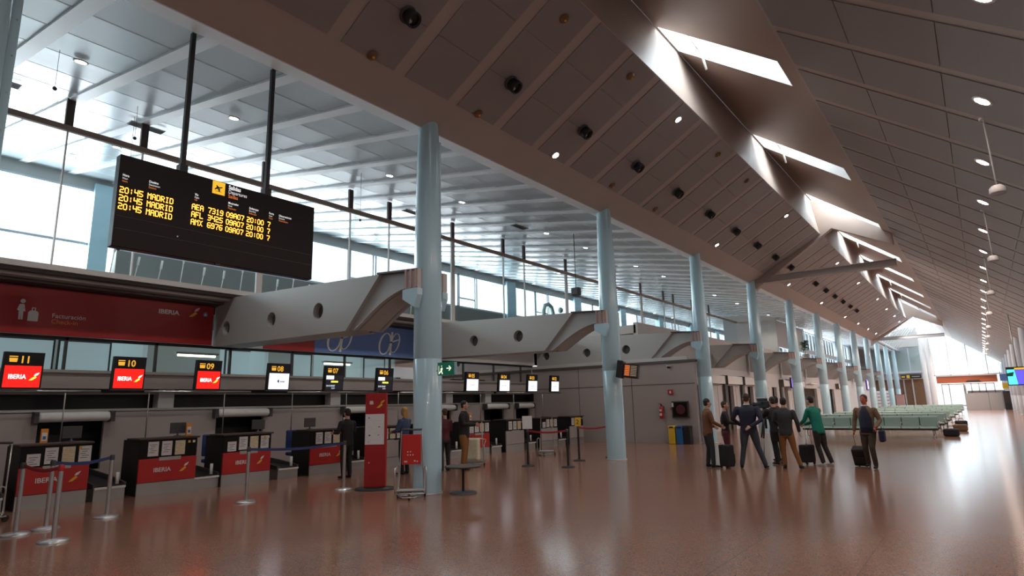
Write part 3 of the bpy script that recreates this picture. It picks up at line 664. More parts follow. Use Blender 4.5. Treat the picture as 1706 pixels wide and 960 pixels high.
for pts in ([(.03, .075), (.05, .07), (.07, .085), (.165, .125), (.16, .14), (.06, .11)], [(.085, .09), (.11, .045), (.125, .045), (.125, .105)], [(.07, .10), (.06, .15), (.075, .15), (.11, .12)], [(.045, .045), (.15, .045), (.15, .052), (.045, .052)]): poly(m, pts, (bx, 4.53, 5.225), PX, 'black', .008)
bb('plane_icon', m, False)

def panel(x, ya, yb, za, zb, m, name, label, cat='banner', group=None):
    t = thing(name, (x, (ya+yb)/2, za), label, cat, group); p = MB(m); p.box(0, .05, -(yb-ya)/2, (yb-ya)/2, 0, zb-za, m, b=.004); p.build('panel', t); return t
xs = XB+.06
t = panel(xs, -4, 8.52, 3.58, 4.70, 'banner_red', 'banner', 'long dark red airline banner with a passenger and suitcase pictogram above desks 11 and 10')
o = (.05, 0, 0); cy = (8.52-4)/2
m = MB('white'); q = lambda y, z: (.05, y-cy, z-3.58)
# person and case pictogram
poly(m, [(.05*cos(a*pi/8), .05*sin(a*pi/8)) for a in range(16)], q(4.08, 4.33), PX, 'white')
poly(m, [(-.045, .0), (.045, 0), (.075, -.17), (.04, -.16), (.04, -.36), (.005, -.36), (0, -.2), (-.005, -.36), (-.04, -.36), (-.05, -.16), (-.085, -.14)], q(4.07, 4.26), PX, 'white')
poly(m, [(0, 0), (.2, 0), (.2, .2), (.17, .24), (.03, .24), (0, .2)], q(4.2, 3.88), PX, 'white'); poly(m, [(.06, .24), (.14, .24), (.14, .32), (.06, .32)], q(4.2, 3.88), PX, 'white'); poly(m, [(.08, .25), (.12, .25), (.12, .3), (.08, .3)], q(4.2, 3.88), PX, 'banner_red', .006)
m.build('pictogram', t, normals=False)
m = MB('white'); text(m, 'Facturación', .15, q(4.66, 4.0), PX, 'white'); text(m, 'Check-in', .15, q(4.66, 3.86), PX, 'orange'); text(m, 'IBERIA', .165, q(7.02, 4.36), PX, 'white', bold=.006, squash=1.15)
tailfin(m, q(7.82, 4.34), PX, .30, 'gold', 'white'); poly(m, [(.07*cos(a*pi/8), .07*sin(a*pi/8)) for a in range(16)], q(8.28, 4.45), PX, 'banner_blue'); poly(m, [(-.05, -.04), (.05, -.04), (0, .04)], q(8.28, 4.45), PX, 'white', .006)
m.build('lettering', t, normals=False)
panel(xs, 9.46, 10.1, 3.58, 4.7, 'wall_light', 'banner', 'short blank pale panel between the nearest girder and the red banner')
panel(xs, 10.12, 11.92, 3.58, 4.70, 'banner_red', 'banner', 'plain dark red banner left of the blue banner')
t = panel(xs, 11.94, 16.4, 3.58, 4.70, 'banner_blue', 'banner', 'blue banner with two large white ornate letters beside the trolley column'); cy = (11.94+16.4)/2
def ae(m, y, z, s):
    def ell(cx, cz, rx, rz, sh, w):
        a = [(cx+rx*cos(k*pi/14)+sh*rz*sin(k*pi/14), cz+rz*sin(k*pi/14)) for k in range(28)]; b = [(cx+(rx-w)*cos(k*pi/14)+sh*(rz-w*.4)*sin(k*pi/14), cz+(rz-w*.4)*sin(k*pi/14)) for k in range(28)]
        for k in range(28): j = (k+1) % 28; poly(m, [a[k], a[j], b[j], b[k]], (.05, y-cy, z-3.58), PX, 'white')
    ell(0, 0, .26*s, .36*s, .25, .075*s); ell(.42*s, .05*s, .20*s, .33*s, .3, .06*s)
    poly(m, [(.16*s, -.36*s), (.24*s, -.36*s), (.34*s, .4*s), (.26*s, .4*s)], (.05, y-cy, z-3.58), PX, 'white', .006); poly(m, [(.2*s, .02*s), (.62*s, .16*s), (.62*s, .2*s), (.2*s, .07*s)], (.05, y-cy, z-3.58), PX, 'white', .006)
m = MB('white'); ae(m, 12.72, 4.05, 1.15); ae(m, 14.95, 4.05, 1.15); m.build('lettering', t, normals=False)
t = panel(xs, 16.42, 17.0-.46, 3.58, 4.70, 'desk_red', 'banner', 'bright red end panel right of the blue banner'); m = MB('white'); text(m, 'DIN', .16, (.05, -.05, .85), PX, 'white', squash=.5); m.build('lettering', t, normals=False)
panel(xs, 17.44, 24.49, 3.58, 4.70, 'mezz_grey', 'banner', 'plain grey fascia panel above the far check-in desks')

# check-in monitors on a rail above the desks
XSG = -15.3
SG = [(1.7, 2.35, '12', 'i'), (3.4, 4.06, '11', 'i'), (5.34, 6.0, '10', 'i'), (7.16, 7.78, '09', 'i'), (9.07, 9.73, '08', 'w'), (10.88, 11.54, '07', 'd'), (12.83, 13.5, '06', 'd'), (17.08, 17.8, '05', 'v'), (19.05, 19.75, '04', 'v'), (21.0, 21.7, '03', 'v'), (22.75, 23.4, '02', 'v')]
for i, (a, b, num, kd) in enumerate(SG):
    zt, zb_, zm = 2.97, 2.24, 2.70
    kind = {'i': 'bright red airline screen', 'w': 'white screen with a small green mark', 'd': 'dark screen with white and yellow text bars', 'v': 'plain white screen'}[kd]
    t = thing('desk_monitor', (XSG, (a+b)/2, zb_), 'black check-in monitor numbered %s with a %s' % (num, kind), 'monitor', 'check-in desk monitors'); w = (b-a)/2
    m = MB('black'); m.prism([(-.12, 0), (.0, -.0), (.05, zt-zb_), (-.06, zt-zb_)], 1, -w, w, 'black'); m.box(-.05, .0, -w-.02, w+.02, -.02, .0, 'dark_grey'); m.build('case', t)
    fr = ((0, 1, 0), (.05, 0, zt-zb_)); o = lambda y, z: (.05*z/(zt-zb_), y, z)
    m = MB('scr_gold'); text(m, num, .20, o(-.08, .515), fr, 'scr_gold', bold=.004, squash=.95)
    for pts in ([(-.24, .0), (-.12, 0), (-.11, .08), (-.25, .08)], [(-.25, .10), (-.11, .10), (-.11, .12), (-.25, .12)]): poly(m, pts, o(0, .53), fr, 'scr_gold')
    m.build('number', t, normals=False)
    m = MB({'i': 'scr_red', 'w': 'scr_white', 'd': 'scr_black', 'v': 'scr_white'}[kd]); mm = m.mats[0]
    poly(m, [(-w+.03, .03), (w-.03, .03), (w-.03, .46), (-w+.03, .46)], o(0, 0), fr, mm)
    if kd == 'i': text(m, 'IBERIA', .125, o(-w+.1, .20), fr, 'scr_txt', bold=.002, squash=.82, off=.008); tailfin(m, o(.11, .17), fr, .17, 'scr_yellow', 'scr_txt', .008)
    elif kd == 'w': poly(m, [(-.06, .25), (0, .19), (0, .30)], o(0, 0), fr, 'leaf', .008); text(m, 'binter', .06, o(.03, .22), fr, 'black', off=.008, bold=.002)
    elif kd == 'd':
        poly(m, [(-w+.04, .33), (-.02, .33), (-.02, .44), (-w+.04, .44)], o(0, 0), fr, 'scr_white', .008); poly(m, [(.0, .35), (w-.05, .35), (w-.05, .42), (.0, .42)], o(0, 0), fr, 'dark_grey', .008)
        poly(m, [(-.12, .24), (.13, .24), (.13, .29), (-.12, .29)], o(0, 0), fr, 'scr_yellow', .008); text(m, '20:45 09A07', .07, o(-w+.05, .12), fr, 'scr_white', off=.008, squash=.85); text(m, '7319', .06, o(-.1, .05), fr, 'scr_white', off=.008)
    else: text(m, 'air europa', .07, o(-.16, .23), fr, 'banner_blue', off=.008, squash=.9)
    m.build('screen', t, normals=False)
    m = MB('black'); m.tube([(-.11, 0, .10), (-.155, 0, .10), (-.155, 0, -.0)], .014, 6, 'dark_grey'); m.build('bracket', t)
# handrail tube with posts carrying the monitors
t = thing('monitor_rail', (XSG-.16, 9, 2.2), 'steel rail on thin posts running below the numbered check-in monitors', 'rail')
for a, b in ((-1, 2.0), (2.6, 5.2), (6.1, 8.7), (9.8, 13), (14, 18.9), (19.1, 23.8)):
    m = MB('steel'); m.tube([(0, a-9, 0), (0, b-9, 0)], .028, 8, 'steel'); m.build('tube', t)
for yy in (.6, 2.8, 4.55, 6.2, 8.0, 9.95, 11.8, 13.9, 15.9, 18.1, 20.2, 22.3):
    m = MB('steel'); m.tube([(0, yy-9, 0), (0, yy-9, -1.05)], .014, 6, 'steel_dull'); m.build('post', t)
# exit sign, flight monitor, loudspeaker, small spheres
t = thing('exit_sign', (-8.36, 8.62, 2.29), 'small green emergency exit sign with running figure and arrow on the column', 'sign')
m = MB('exit_green'); m.box(-.07, .36, -.03, 0, 0, .25, 'exit_green'); m.build('panel', t)
m = MB('exit_white'); poly(m, [(0, 0), (.09, .0), (.09, .02), (0, .02)], (.17, -.03, .12), NY, 'exit_white'); poly(m, [(.07, -.045), (.13, .01), (.07, .065), (.055, .05), (.10, .01), (.055, -.03)], (.17, -.03, .12), NY, 'exit_white')
for pts in ([(.03, .17), (.05, .17), (.05, .19), (.03, .19)], [(.0, .12), (.05, .155), (.07, .13), (.05, .08), (.075, .03), (.05, .02), (.03, .07), (-.02, .03), (-.035, .045), (.01, .09), (.02, .12)], [(-.04, .02), (-.03, .02), (-.03, .19), (-.04, .19)]): poly(m, pts, (.0, -.03, .0), NY, 'exit_white')
m.build('pictogram', t, normals=False); m = MB('steel_dull'); m.tube([(-.05, .02, .12), (-.42, .3, .12)], .012, 6, 'steel_dull'); m.build('bracket', t); m = MB('glass'); m.box(.36, .42, -.02, -.01, .01, .24, 'column_blue'); m.build('edge', t)
t = thing('flight_monitor', (-8.55, 16.62, 2.45), 'small black flight monitor with orange rows bracketed on the second column', 'monitor')
t.rotation_euler = (R(-4), R(8), R(14))
m = MB('black'); m.box(-.20, -.02, -.1, .25, -.03, .48, 'black', b=.01); m.box(-.02, .44, .0, .22, 0, .42, 'black', b=.01); m.build('case', t)
m = MB('dark_brown'); poly(m, [(.0, .03), (.42, .03), (.42, .39), (.0, .39)], (0, 0, 0), NY, 'dark_brown', .002)
for k in range(7): poly(m, [(.03, .06+k*.046), (.18, .06+k*.046), (.18, .085+k*.046), (.03, .085+k*.046)], (0, 0, 0), NY, 'txt_orange', .004); poly(m, [(.21, .06+k*.046), (.39, .06+k*.046), (.39, .083+k*.046), (.21, .083+k*.046)], (0, 0, 0), NY, 'paper_yellow', .004)
m.build('screen', t, normals=False)
t = thing('loudspeaker', (-12.1, 20, 6.0), 'black loudspeaker box hanging on a rod above the second girder', 'loudspeaker')
m = MB('black'); m.box(-.16, .16, -.13, .13, -.15, .15, 'dark_grey', b=.03); m.build('box', t); m = MB('black'); m.tube([(0, 0, .15), (0, 0, zc(-12.1)-6.0)], .015, 6, 'black'); m.build('rod', t)
for i, (u, y, z, L) in enumerate(((-13.0, 3.1, 7.7, .7), (-16, 5.5, 7.6, 1.4), (-15, 5.2, 8.05, .9), (-14.0, 11, 7.2, 1.4))):
    t = thing('ceiling_sensor', (u, y, z), 'tiny dark sensor ball on a wire below the side ceiling, %s from the left' % ORD[i], 'sensor', 'sensor balls below the side ceiling')
    m = MB('dark_grey'); m.ball((0, 0, 0), .04, 'dark_grey'); m.build('ball', t); m = MB('dark_grey'); m.tube([(0, 0, .03), (0, 0, zc(u)-z)], .004, 5, 'dark_grey'); m.build('wire', t)

t = thing('window_lettering', (-27.1, 39.6, 8.4), 'row of rounded grey-green shapes standing on the gallery sill in front of the bright windows', 'lettering')
m = MB('letter_green'); m.tube([(0, .1, .0), (0, .05, .7), (0, .25, 1.15), (0, .75, 1.3), (0, 1.2, 1.1), (0, 1.4, .6), (0, 1.4, 0)], .17, 10, 'letter_green'); m.build('arch_shape', t)
m = MB('letter_green'); m.tube([(0, 2.5, 0), (0, 2.5, .6)], .2, 10, 'letter_green'); m.build('stem_shape', t); m = MB('letter_green'); m.ball((0, 2.5, 1.0), .26, 'letter_green'); m.build('dot_shape', t)
for a, h in ((3.7, .7), (4.5, .9), (5.2, .5)): m = MB('letter_green'); m.tube([(0, a, 0), (0, a, h)], .14, 8, 'letter_green'); m.build('stem_shape', t)

# ================================================================== CHECK-IN DESKS
XD = -14.2
def desk(i, y, w, style, label):
    t = thing('check_in_desk', (XD, y, 0), label, 'desk', 'check-in desks'); h = w/2
    m = MB('black'); m.box(-.85, -.03, -h, -h+.05, 0, 1.14, 'black'); m.box(-.85, -.03, h-.05, h, .0, 1.14, 'black'); m.box(-.80, -.03, -h+.05, h-.05, .25, 1.1, 'dark_grey'); m.build('body', t)
    m = MB('dark_brown'); m.box(-.6, .05, -h-.04, h+.04, 1.14, 1.18, 'dark_brown', b=.01); m.build('desk_top', t)
    m = MB('black_gloss'); m.box(-.03, .0, -h, h, .76, 1.14, 'black_gloss'); m.build('upper_panel', t)
    pm = 'desk_red' if style in 'ra' else 'wall_grey'
    m = MB(pm); m.box(-.03, .02, -h, h, .27, .75, pm, b=.005); rp = m.build('front_panel', t)
    m = MB('steel_dull'); m.box(-.03, .005, -h, h, 0, .26, 'steel_dull'); m.box(-.02, .022, -.2, .25, .70, .77, 'steel_dull'); m.build('kick_plate', t)
    if style == 'r':
        m = MB('white'); text(m, 'IBERIA', .125, (.02, -.30, .47), PX, 'white', bold=.002, squash=1.0); tailfin(m, (.02, .23, .44), PX, .20, 'gold', 'white'); m.build('lettering', rp, normals=False)
    if style == 'a':
        m = MB('white'); poly(m, [(-.45, .62), (.1, .56), (.42, .52), (.1, .60)], (.02, 0, 0), PX, 'white')
        for a, b in ((-.4, .33), (-.05, .35), (.25, .32)): poly(m, [(a, b), (a+.02, b), (a+.12, b+.18), (a+.08, b+.18)], (.02, 0, 0), PX, 'white')
        m.build('artwork', rp, normals=False)
    n = 4 if i % 2 else 3; x0 = -h+.10 if n == 4 else -h+.16
    for k in range(n):
        lo = (n == 4 and k == 0); z1 = 1.0 if lo else 1.10; a = x0+k*.275
        m = MB('paper'); m.box(0, .008, a, a+.21, z1-(.22 if lo else .30), z1, ('paper_yellow' if k == 2 else 'paper'))
        for q in range(5): m.box(.008, .0085, a+.03+.02*(q % 2), a+.17-.03*(q % 3), z1-.07-q*.04, z1-.06-q*.04, 'dark_grey' if k != 2 else 'gold')
        m.build('paper_sheet', t)
    m = MB('gold'); m.box(0, .01, h-.2, h-.15, 1.04, 1.09, 'gold'); m.build('sticker', t); m = MB('white'); m.box(0, .01, h-.1, h-.05, 1.04, 1.09, 'white'); m.build('sticker', t)
    return t
DK = [(2.2, 1.2, 'r', 'red-fronted check-in desk cut off by the left edge of the photo'), (4.15, 1.12, 'r', 'red-fronted check-in desk below monitor 11, behind the crowd of steel posts'),
      (6.2, 1.18, 'r', 'red-fronted check-in desk below monitor 10 with four papers'), (8.0, 1.2, 'r', 'red-fronted check-in desk below monitor 09 behind a steel barrier post'),
      (10.3, 1.14, 'r', 'red-fronted check-in desk left of the tall red totem'), (12.35, 1.1, 'p', 'dark check-in desk hidden behind the totem'), (14.4, 1.1, 'p', 'grey check-in desk hidden behind the trolley column'),
      (16.5, 1.15, 'a', 'bright red check-in desk with white line artwork right of the column'), (18.6, 1.1, 'p', 'grey check-in desk with a dark tall side panel below monitor 04'),
      (20.9, 1.15, 'p', 'grey check-in desk with papers below monitor 03'), (23.0, 1.1, 'p', 'grey check-in desk beside the cross wall')]
for i, (y, w, s, l) in enumerate(DK): desk(i, y, w, s, l)
CV = [3.15, 5.15, 7.1, 9.17, 11.32, 13.4, 15.45, 17.6, 19.75, 21.95]
for i, y in enumerate(CV):
    w = .28; t = thing('baggage_conveyor', (XD-.1, y, 0), 'low black baggage belt between check-in desks, %s from the left' % ORD[i], 'conveyor', 'baggage belts between the desks')
    m = MB('steel_dull'); m.box(-2.2, 0, -w, w, 0, .24, 'steel_dull'); m.box(-.01, .04, -w, w, .22, .26, 'white'); m.build('base', t)
    m = MB('black'); m.prism([(-2.2, .24), (-.04, .24), (-.04, .28), (-.9, .33), (-2.2, .42)], 1, -w+.04, w-.04, 'black'); m.build('belt', t)
    for s in (-1, 1):
        m = MB('steel_dull'); m.prism([(-2.2, .24), (0, .24), (0, .32), (-.9, .42), (-2.2, .52)], 1, s*w-.02, s*w+.02, 'dark_grey'); m.build('side_guard', t)
    m = MB('white'); m.tube([(-.15, w-.1, .26), (-.15, w-.1, .52)], .035, 10, 'white'); m.build('sensor_post', t)
for i, (y, l) in enumerate(((3.45, 'beside the leftmost desks'), (5.62, 'left of the desk below monitor 10'), (7.25, 'left of the desk below monitor 09'), (9.55, 'left of the desk next to the totem'), (11.6, 'behind the totem'))):
    t = thing('operator_chair', (-15.35, y+.55, 0), 'blue office chair behind the check-in counters, '+l, 'chair', 'blue operator chairs', rz=R(10-7*i))
    m = MB('blue_fabric'); m.box(-.04, .04, -.23, .23, .62, 1.15, 'blue_fabric', b=.03); m.build('backrest', t, Matrix.Translation((-.24, 0, 0)))
    m = MB('blue_fabric'); m.box(-.24, .24, -.24, .24, .47, .56, 'blue_fabric', b=.03); m.build('seat', t)
    m = MB('black'); m.tube([(0, 0, .08), (0, 0, .48)], .03, 8, 'black'); m.tube([(-.2, 0, .5), (-.27, 0, .55), (-.27, 0, .8)], .02, 6, 'black')
    for k in range(5): m.tube([(0, 0, .10), (.27*cos(k*1.257), .27*sin(k*1.257), .05)], .02, 6, 'black'); m.ball((.27*cos(k*1.257), .27*sin(k*1.257), .03), .03, 'black', 8)
    m.build('pedestal', t)
for i, (y, l) in enumerate(((4.5, '11'), (6.55, '10'), (8.5, '09'), (10.0, '08'))):
    t = thing('computer_screen', (XD-.45, y, 1.18), 'small grey computer screen seen from behind, on the desk of monitor '+l, 'computer screen', 'computer screens on the desks')
    m = MB('dark_grey'); m.box(-.02, .02, -.17, .17, .06, .30, 'dark_grey', b=.008); m.build('panel', t); m = MB('dark_grey'); m.lathe((0, 0, 0), [(.08, 0), (.08, .012), (.02, .02), (.02, .1)], 12, 'dark_grey'); m.build('stand', t)
for i, (y, l) in enumerate(((4.0, 'left end of the desk below monitor 11'), (6.72, 'right end of the desk below monitor 10'), (16.4, 'desk with the line artwork'))):
    t = thing('tag_holder', (XD-.30, y, 1.18), 'orange and white leaflet holder standing on the '+l, 'leaflet holder', 'orange leaflet holders')
    m = MB('orange'); m.box(-.02, .02, -.06, .06, 0, .27, 'orange', b=.006); m.build('holder', t); m = MB('white'); m.box(.021, .024, -.042, .042, .04, .2, 'white'); m.box(.024, .026, -.025, .025, .07, .13, 'bin_blue'); m.build('card', t)

# ================================================================== BARRIER POSTS AND BELTS
def post(x, y, m1, label, cap='dark_grey'):
    t = thing('barrier_post', (x, y, 0), label, 'barrier post', 'steel barrier posts' if m1 == 'steel' else 'black barrier posts')
    m = MB(m1); m.lathe((0, 0, 0), [(.19, 0), (.19, .012), (.17, .03), (.05, .045), (.034, .05)], 24, m1); m.build('base', t)
    m = MB(m1); m.lathe((0, 0, 0), [(.032, .045), (.032, .93)], 16, m1); m.build('pole', t)
    m = MB(cap); m.lathe((0, 0, 0), [(.034, .93), (.038, .94), (.038, 1.0), (.03, 1.015)], 16, cap); m.build('head', t); return t
P = [(-11.45, 2.95, 'steel', 'steel barrier post nearest the lower left corner, red belt attached'), (-11.6, 3.36, 'steel', 'thick steel barrier post between the two other left posts, blue belt attached'),
     (-10.35, 3.1, 'steel', 'steel barrier post standing foremost, with a red cap'), (-11.95, 4.3, 'steel', 'steel barrier post in front of the belt between desks 11 and 10'),
     (-11.35, 6.42, 'steel', 'steel barrier post in front of the desk below monitor 09'), (-11.12, 8.48, 'steel', 'steel barrier post just left of the red totem'),
     (-10.4, 14.2, 'black', 'black barrier post at the left end of the nearer red belt'), (-9.2, 14.4, 'black', 'black barrier post at the right end of the nearer red belt'),
     (-9.95, 16.2, 'black', 'black barrier post with a yellow sign card on top'), (-9.62, 17.6, 'black', 'black barrier post half hidden by the second column')]
for i, (x, y, m1, l) in enumerate(P): post(x, y, m1, l, 'fire_red' if i == 2 else 'dark_grey')
def belt(a, b, m1, label):
    (x0, y0), (x1, y1) = a, b; d = Vector((x1-x0, y1-y0, 0)).normalized(); q = Vector((x0, y0, 0))+d*.045; r = Vector((x1, y1, 0))-d*.045; n = Vector((-d.y, d.x, 0))*.004
    m = MB(m1); N = 8
    for k in range(N):
        s0, s1 = k/N, (k+1)/N; z0, z1 = .945-.05*sin(pi*s0), .945-.05*sin(pi*s1); A = q.lerp(r, s0); B = q.lerp(r, s1)
        vs = [(A+n), (B+n), (B-n), (A-n)]; m.raw([(*v.xy, z0 if i in (0, 3) else z1) for i, v in enumerate(vs)]+[(*v.xy, (z0 if i in (0, 3) else z1)+.05) for i, v in enumerate(vs)], [(0, 1, 2, 3), (4, 7, 6, 5), (0, 4, 5, 1), (2, 6, 7, 3), (0, 3, 7, 4), (1, 5, 6, 2)], m1)
    tag(m.build('barrier_belt'), label, 'barrier belt')
belt(P[0][:2], P[2][:2], 'belt_red', 'red belt stretched between the foremost barrier posts at the left')
belt(P[1][:2], P[3][:2], 'belt_blue', 'dark blue belt in front of the desk below monitor 11')
belt(P[4][:2], P[5][:2], 'belt_blue', 'dark blue belt between the posts left of the totem')
belt(P[6][:2], P[7][:2], 'belt_red', 'nearer red belt between black posts right of the trolley column')
belt(P[8][:2], P[9][:2], 'belt_red', 'farther red belt running behind the second column')
t = thing('sign_card', (-9.95, 16.2, 1.0), 'yellow sign card on a black barrier post', 'sign'); m = MB('yellow'); m.box(-.09, .09, -.01, .01, .02, .28, 'yellow', b=.004); m.build('card', t, Matrix.Rotation(R(35), 4, 'Z')); m = MB('black'); text(m, '2', .2, (-.06, -.012, .08), NY, 'black'); m.build('number', t, Matrix.Rotation(R(35), 4, 'Z'), False)
t = thing('notice_holder', (-10.4, 14.2, 1.0), 'white notice sheet in a frame on top of a black barrier post', 'sign'); m = MB('paper'); m.box(-.14, .14, -.01, .01, .02, .38, 'paper', b=.004); m.build('sheet', t, Matrix.Rotation(R(30), 4, 'Z'))

# ================================================================== TOTEM, TABLE, TROLLEYS
t = thing('advertising_totem', (-10.55, 8.85, 0), 'tall red totem on a black round foot with a white poster', 'totem', rz=R(38))
m = MB('black'); m.lathe((0, 0, 0), [(.43, 0), (.43, .02), (.40, .04), (.1, .05)], 32, 'black', sy=.75); m.build('foot', t)
m = MB('banner_red'); m.box(-.22, .22, -.06, .06, .05, 2.02, 'banner_red', b=.008); m.build('body', t)
m = MB('desk_red'); m.box(.22, .235, -.06, .06, .05, 2.02, 'desk_red'); m.build('side_strip', t)
m = MB('paper'); m.box(-.215, .195, -.066, -.06, .93, 1.57, 'paper')
for (a, b, c) in ((-.15, 1.48, .02), (.07, 1.29, .02), (-.14, 1.11, .025), (.06, 1.12, .015), (-.15, .98, .01)): m.box(a, a+c*1.6, -.068, -.066, b, b+c, 'girder_dark')
m.build('poster', t)
m = MB('white'); text(m, 'IB', .10, (-.13, -.06, 1.78), NY, 'white', bold=.004); tailfin(m, (.02, -.06, 1.70), NY, .18, 'gold', 'gold'); m.ball((-.12, -.065, .55), .014, 'white', 8); m.build('lettering', t, normals=False)
t = thing('pedestal_table', (-8.42, 9.3, 0), 'dark round pedestal table just right of the trolley column', 'table')
m = MB('dark_grey'); m.lathe((0, 0, 0), [(.27, 0), (.27, .02), (.25, .035), (.03, .045)], 28, 'dark_grey'); m.build('foot', t)
m = MB('black'); m.lathe((0, 0, 0), [(.028, .04), (.028, .5)], 12, 'black'); m.build('stem', t)
m = MB('dark_brown'); m.lathe((0, 0, 0), [(.05, .49), (.36, .50), (.37, .515), (.36, .53)], 32, 'dark_brown'); m.build('table_top', t)

def trolley(loc, rz, label, ad=True):
    t = thing('luggage_trolley', loc, label, 'luggage trolley', 'luggage trolleys', rz=R(rz))
    for s in (-1, 1):
        m = MB('steel'); x = .30*s; m.tube([(x, -.10, .10), (x, -.10, .50), (x*.97, -.07, .55), (x*.9, 0, .57), (x*.86, .06, .55), (x*.83, .08, .50), (x*.83, .08, .14), (x*.85, .04, .09), (x*.95, -.06, .08)], .012, 8, 'steel', closed=True); m.build('side_loop', t)
    m = MB('steel'); m.tube([(-.24, .1, .12), (-.22, .1, .60), (-.20, .12, 1.22), (-.18, .12, 1.26), (.18, .12, 1.26), (.20, .12, 1.22), (.22, .1, .60), (.24, .1, .12)], .013, 8, 'steel'); m.build('upright_frame', t)
    m = MB('steel'); m.box(-.26, .26, -.14, .10, .13, .15, 'steel_dull', b=.005); m.tube([(-.26, -.16, .08), (.26, -.16, .08), (.30, .1, .09), (-.30, .1, .09)], .014, 8, 'steel', closed=True)
    m.tube([(-.22, -.20, .06), (.22, -.20, .06), (.10, -.42, .05), (-.10, -.42, .05)], .012, 8, 'steel', closed=True); m.build('deck', t)
    if ad:
        m = MB('desk_red'); m.box(-.185, .185, .08, .10, .60, 1.17, 'desk_red', b=.006); p = m.build('advert_panel', t)
        m = MB('white')
        for (a, b) in ((-.07, .84), (-.02, .84), (-.07, .78), (-.02, .78), (.03, .78)): m.lathe((a, .079, b), [(.012, 0), (.012, -.003)], 8, 'white', ax=1)
        for (a, b, c) in ((-.14, .64, .06), (.05, .65, .03), (.10, .64, .025)): m.box(a, a+c, .075, .08, b, b+.03, 'wall_light')
        m.build('lettering', p)
    m = MB('black'); m.tube([(-.20, .12, 1.26), (.20, .12, 1.26)], .02, 8, 'dark_grey'); m.build('handle', t)
    for (x, y) in ((-.26, .12), (.26, .12), (0, -.36)):
        m = MB('rubber'); m.lathe((x, y, .055), [(.03, -.02), (.055, -.015), (.055, .015), (.03, .02)], 14, 'rubber', ax=0); m.build('wheel', t)
    return t
trolley((-8.98, 8.42, 0), 42, 'chrome luggage trolley with a red advert panel leaning by the large column')
trolley((-13.25, 3.0, 0), 20, 'chrome luggage trolley cut off by the left edge of the photo', False)
trolley((-12.1, 17.6, 0), 20, 'empty chrome luggage trolley by the far check-in desks', False)
trolley((-11.95, 13.7, 0), 30, 'luggage trolley carrying a cream patterned bag right of the column', False)
t = thing('cream_bag', (-11.93, 13.67, .165), 'cream patterned travel bag upright on a luggage trolley', 'bag'); m = MB('paper_yellow'); m.box(-.25, .22, -.12, .03, 0, .62, 'paper_yellow', b=.05); m.build('body', t); m = MB('dark_brown'); m.tube([(-.1, -.04, .6), (-.1, -.04, .68), (.06, -.04, .68), (.06, -.04, .6)], .012, 6, 'dark_brown'); m.build('handle', t)

# ================================================================== CROSS WALL FITTINGS
def ext_body(x, y):
    t = thing('fire_extinguisher', (x, y-.10, 1.0), 'red fire extinguisher hanging on the grey cross wall', 'fire extinguisher')
    m = MB('fire_red'); m.lathe((0, 0, 0), [(.06, 0), (.085, .02), (.085, .42), (.06, .50), (.03, .53)], 16, 'fire_red'); m.build('cylinder', t)
    m = MB('white'); m.box(-.05, .05, -.092, -.08, .12, .22, 'white'); m.box(-.045, .045, -.092, -.08, .30, .38, 'white'); m.build('label_plate', t)
    m = MB('black'); m.lathe((0, 0, 0), [(.025, .53), (.03, .60)], 8, 'black'); m.tube([(0, 0, .57), (.12, 0, .5), (.13, 0, .2)], .014, 6, 'black'); m.tube([(0, 0, .6), (-.1, -.02, .62)], .012, 6, 'black'); m.build('hose', t)
ext_body(-10.84, 24.47)
t = thing('hose_cabinet', (-10.02, 24.46, 1.02), 'dark red framed fire hose cabinet on the cross wall', 'fire cabinet')
m = MB('girder_dark'); m.box(-.36, .36, -.09, 0, 0, .68, 'dark_brown', b=.01); m.build('case', t); m = MB('dark_brown'); m.box(-.31, .31, -.1, -.09, .05, .63, 'black_gloss'); m.build('door', t)
m = MB('fire_red'); m.lathe((.02, -.11, .33), [(.18, 0), (.2, .008), (.05, .01)], 20, 'maroon', ax=1); m.box(-.34, -.27, -.115, -.1, .45, .62, 'white'); m.build('hose_reel', t)
t = thing('alarm_sign', (-10.42, 24.46, 1.98), 'small red and white fire sign above the extinguisher', 'sign'); m = MB('fire_red'); m.box(-.11, .11, -.02, 0, 0, .2, 'fire_red'); m.build('plate', t); m = MB('white'); m.box(-.04, .04, -.025, -.02, .05, .15, 'white'); m.build('symbol', t)
t = thing('call_point', (-10.42, 24.46, 1.32), 'small brown call point between extinguisher and hose cabinet', 'alarm button'); m = MB('bracket_red'); m.box(-.07, .07, -.03, 0, 0, .14, 'bracket_red', b=.006); m.build('case', t); m = MB('girder_dark'); m.box(-.03, .03, -.034, -.03, .04, .1, 'girder_dark'); m.build('button', t)
t = thing('dome_camera', (-10.42, 24.44, 3.15), 'small dark dome camera high on the cross wall', 'camera'); m = MB('wall_light'); m.lathe((0, 0, 0), [(.09, .05), (.09, .0)], 14, 'wall_light'); m.build('mount', t); m = MB('black'); m.ball((0, 0, -.01), .075, 'black', 10); m.build('dome', t)
for i, (x, mm, l) in enumerate(((-10.28, 'yellow', 'yellow'), (-9.95, 'bin_blue', 'blue'), (-9.65, 'black', 'black'))):
    t = thing('waste_bin', (x, 24.1, 0), 'slim %s recycling bin standing at the cross wall' % l, 'bin', 'three recycling bins')
    m = MB(mm); m.box(-.14, .14, -.16, .16, 0, .62, mm, b=.02); m.build('body', t); m = MB(mm); m.box(-.15, .15, -.17, .17, .62, .72, mm, b=.03); m.box(-.08, .08, -.175, -.17, .64, .69, 'black'); m.build('lid', t)

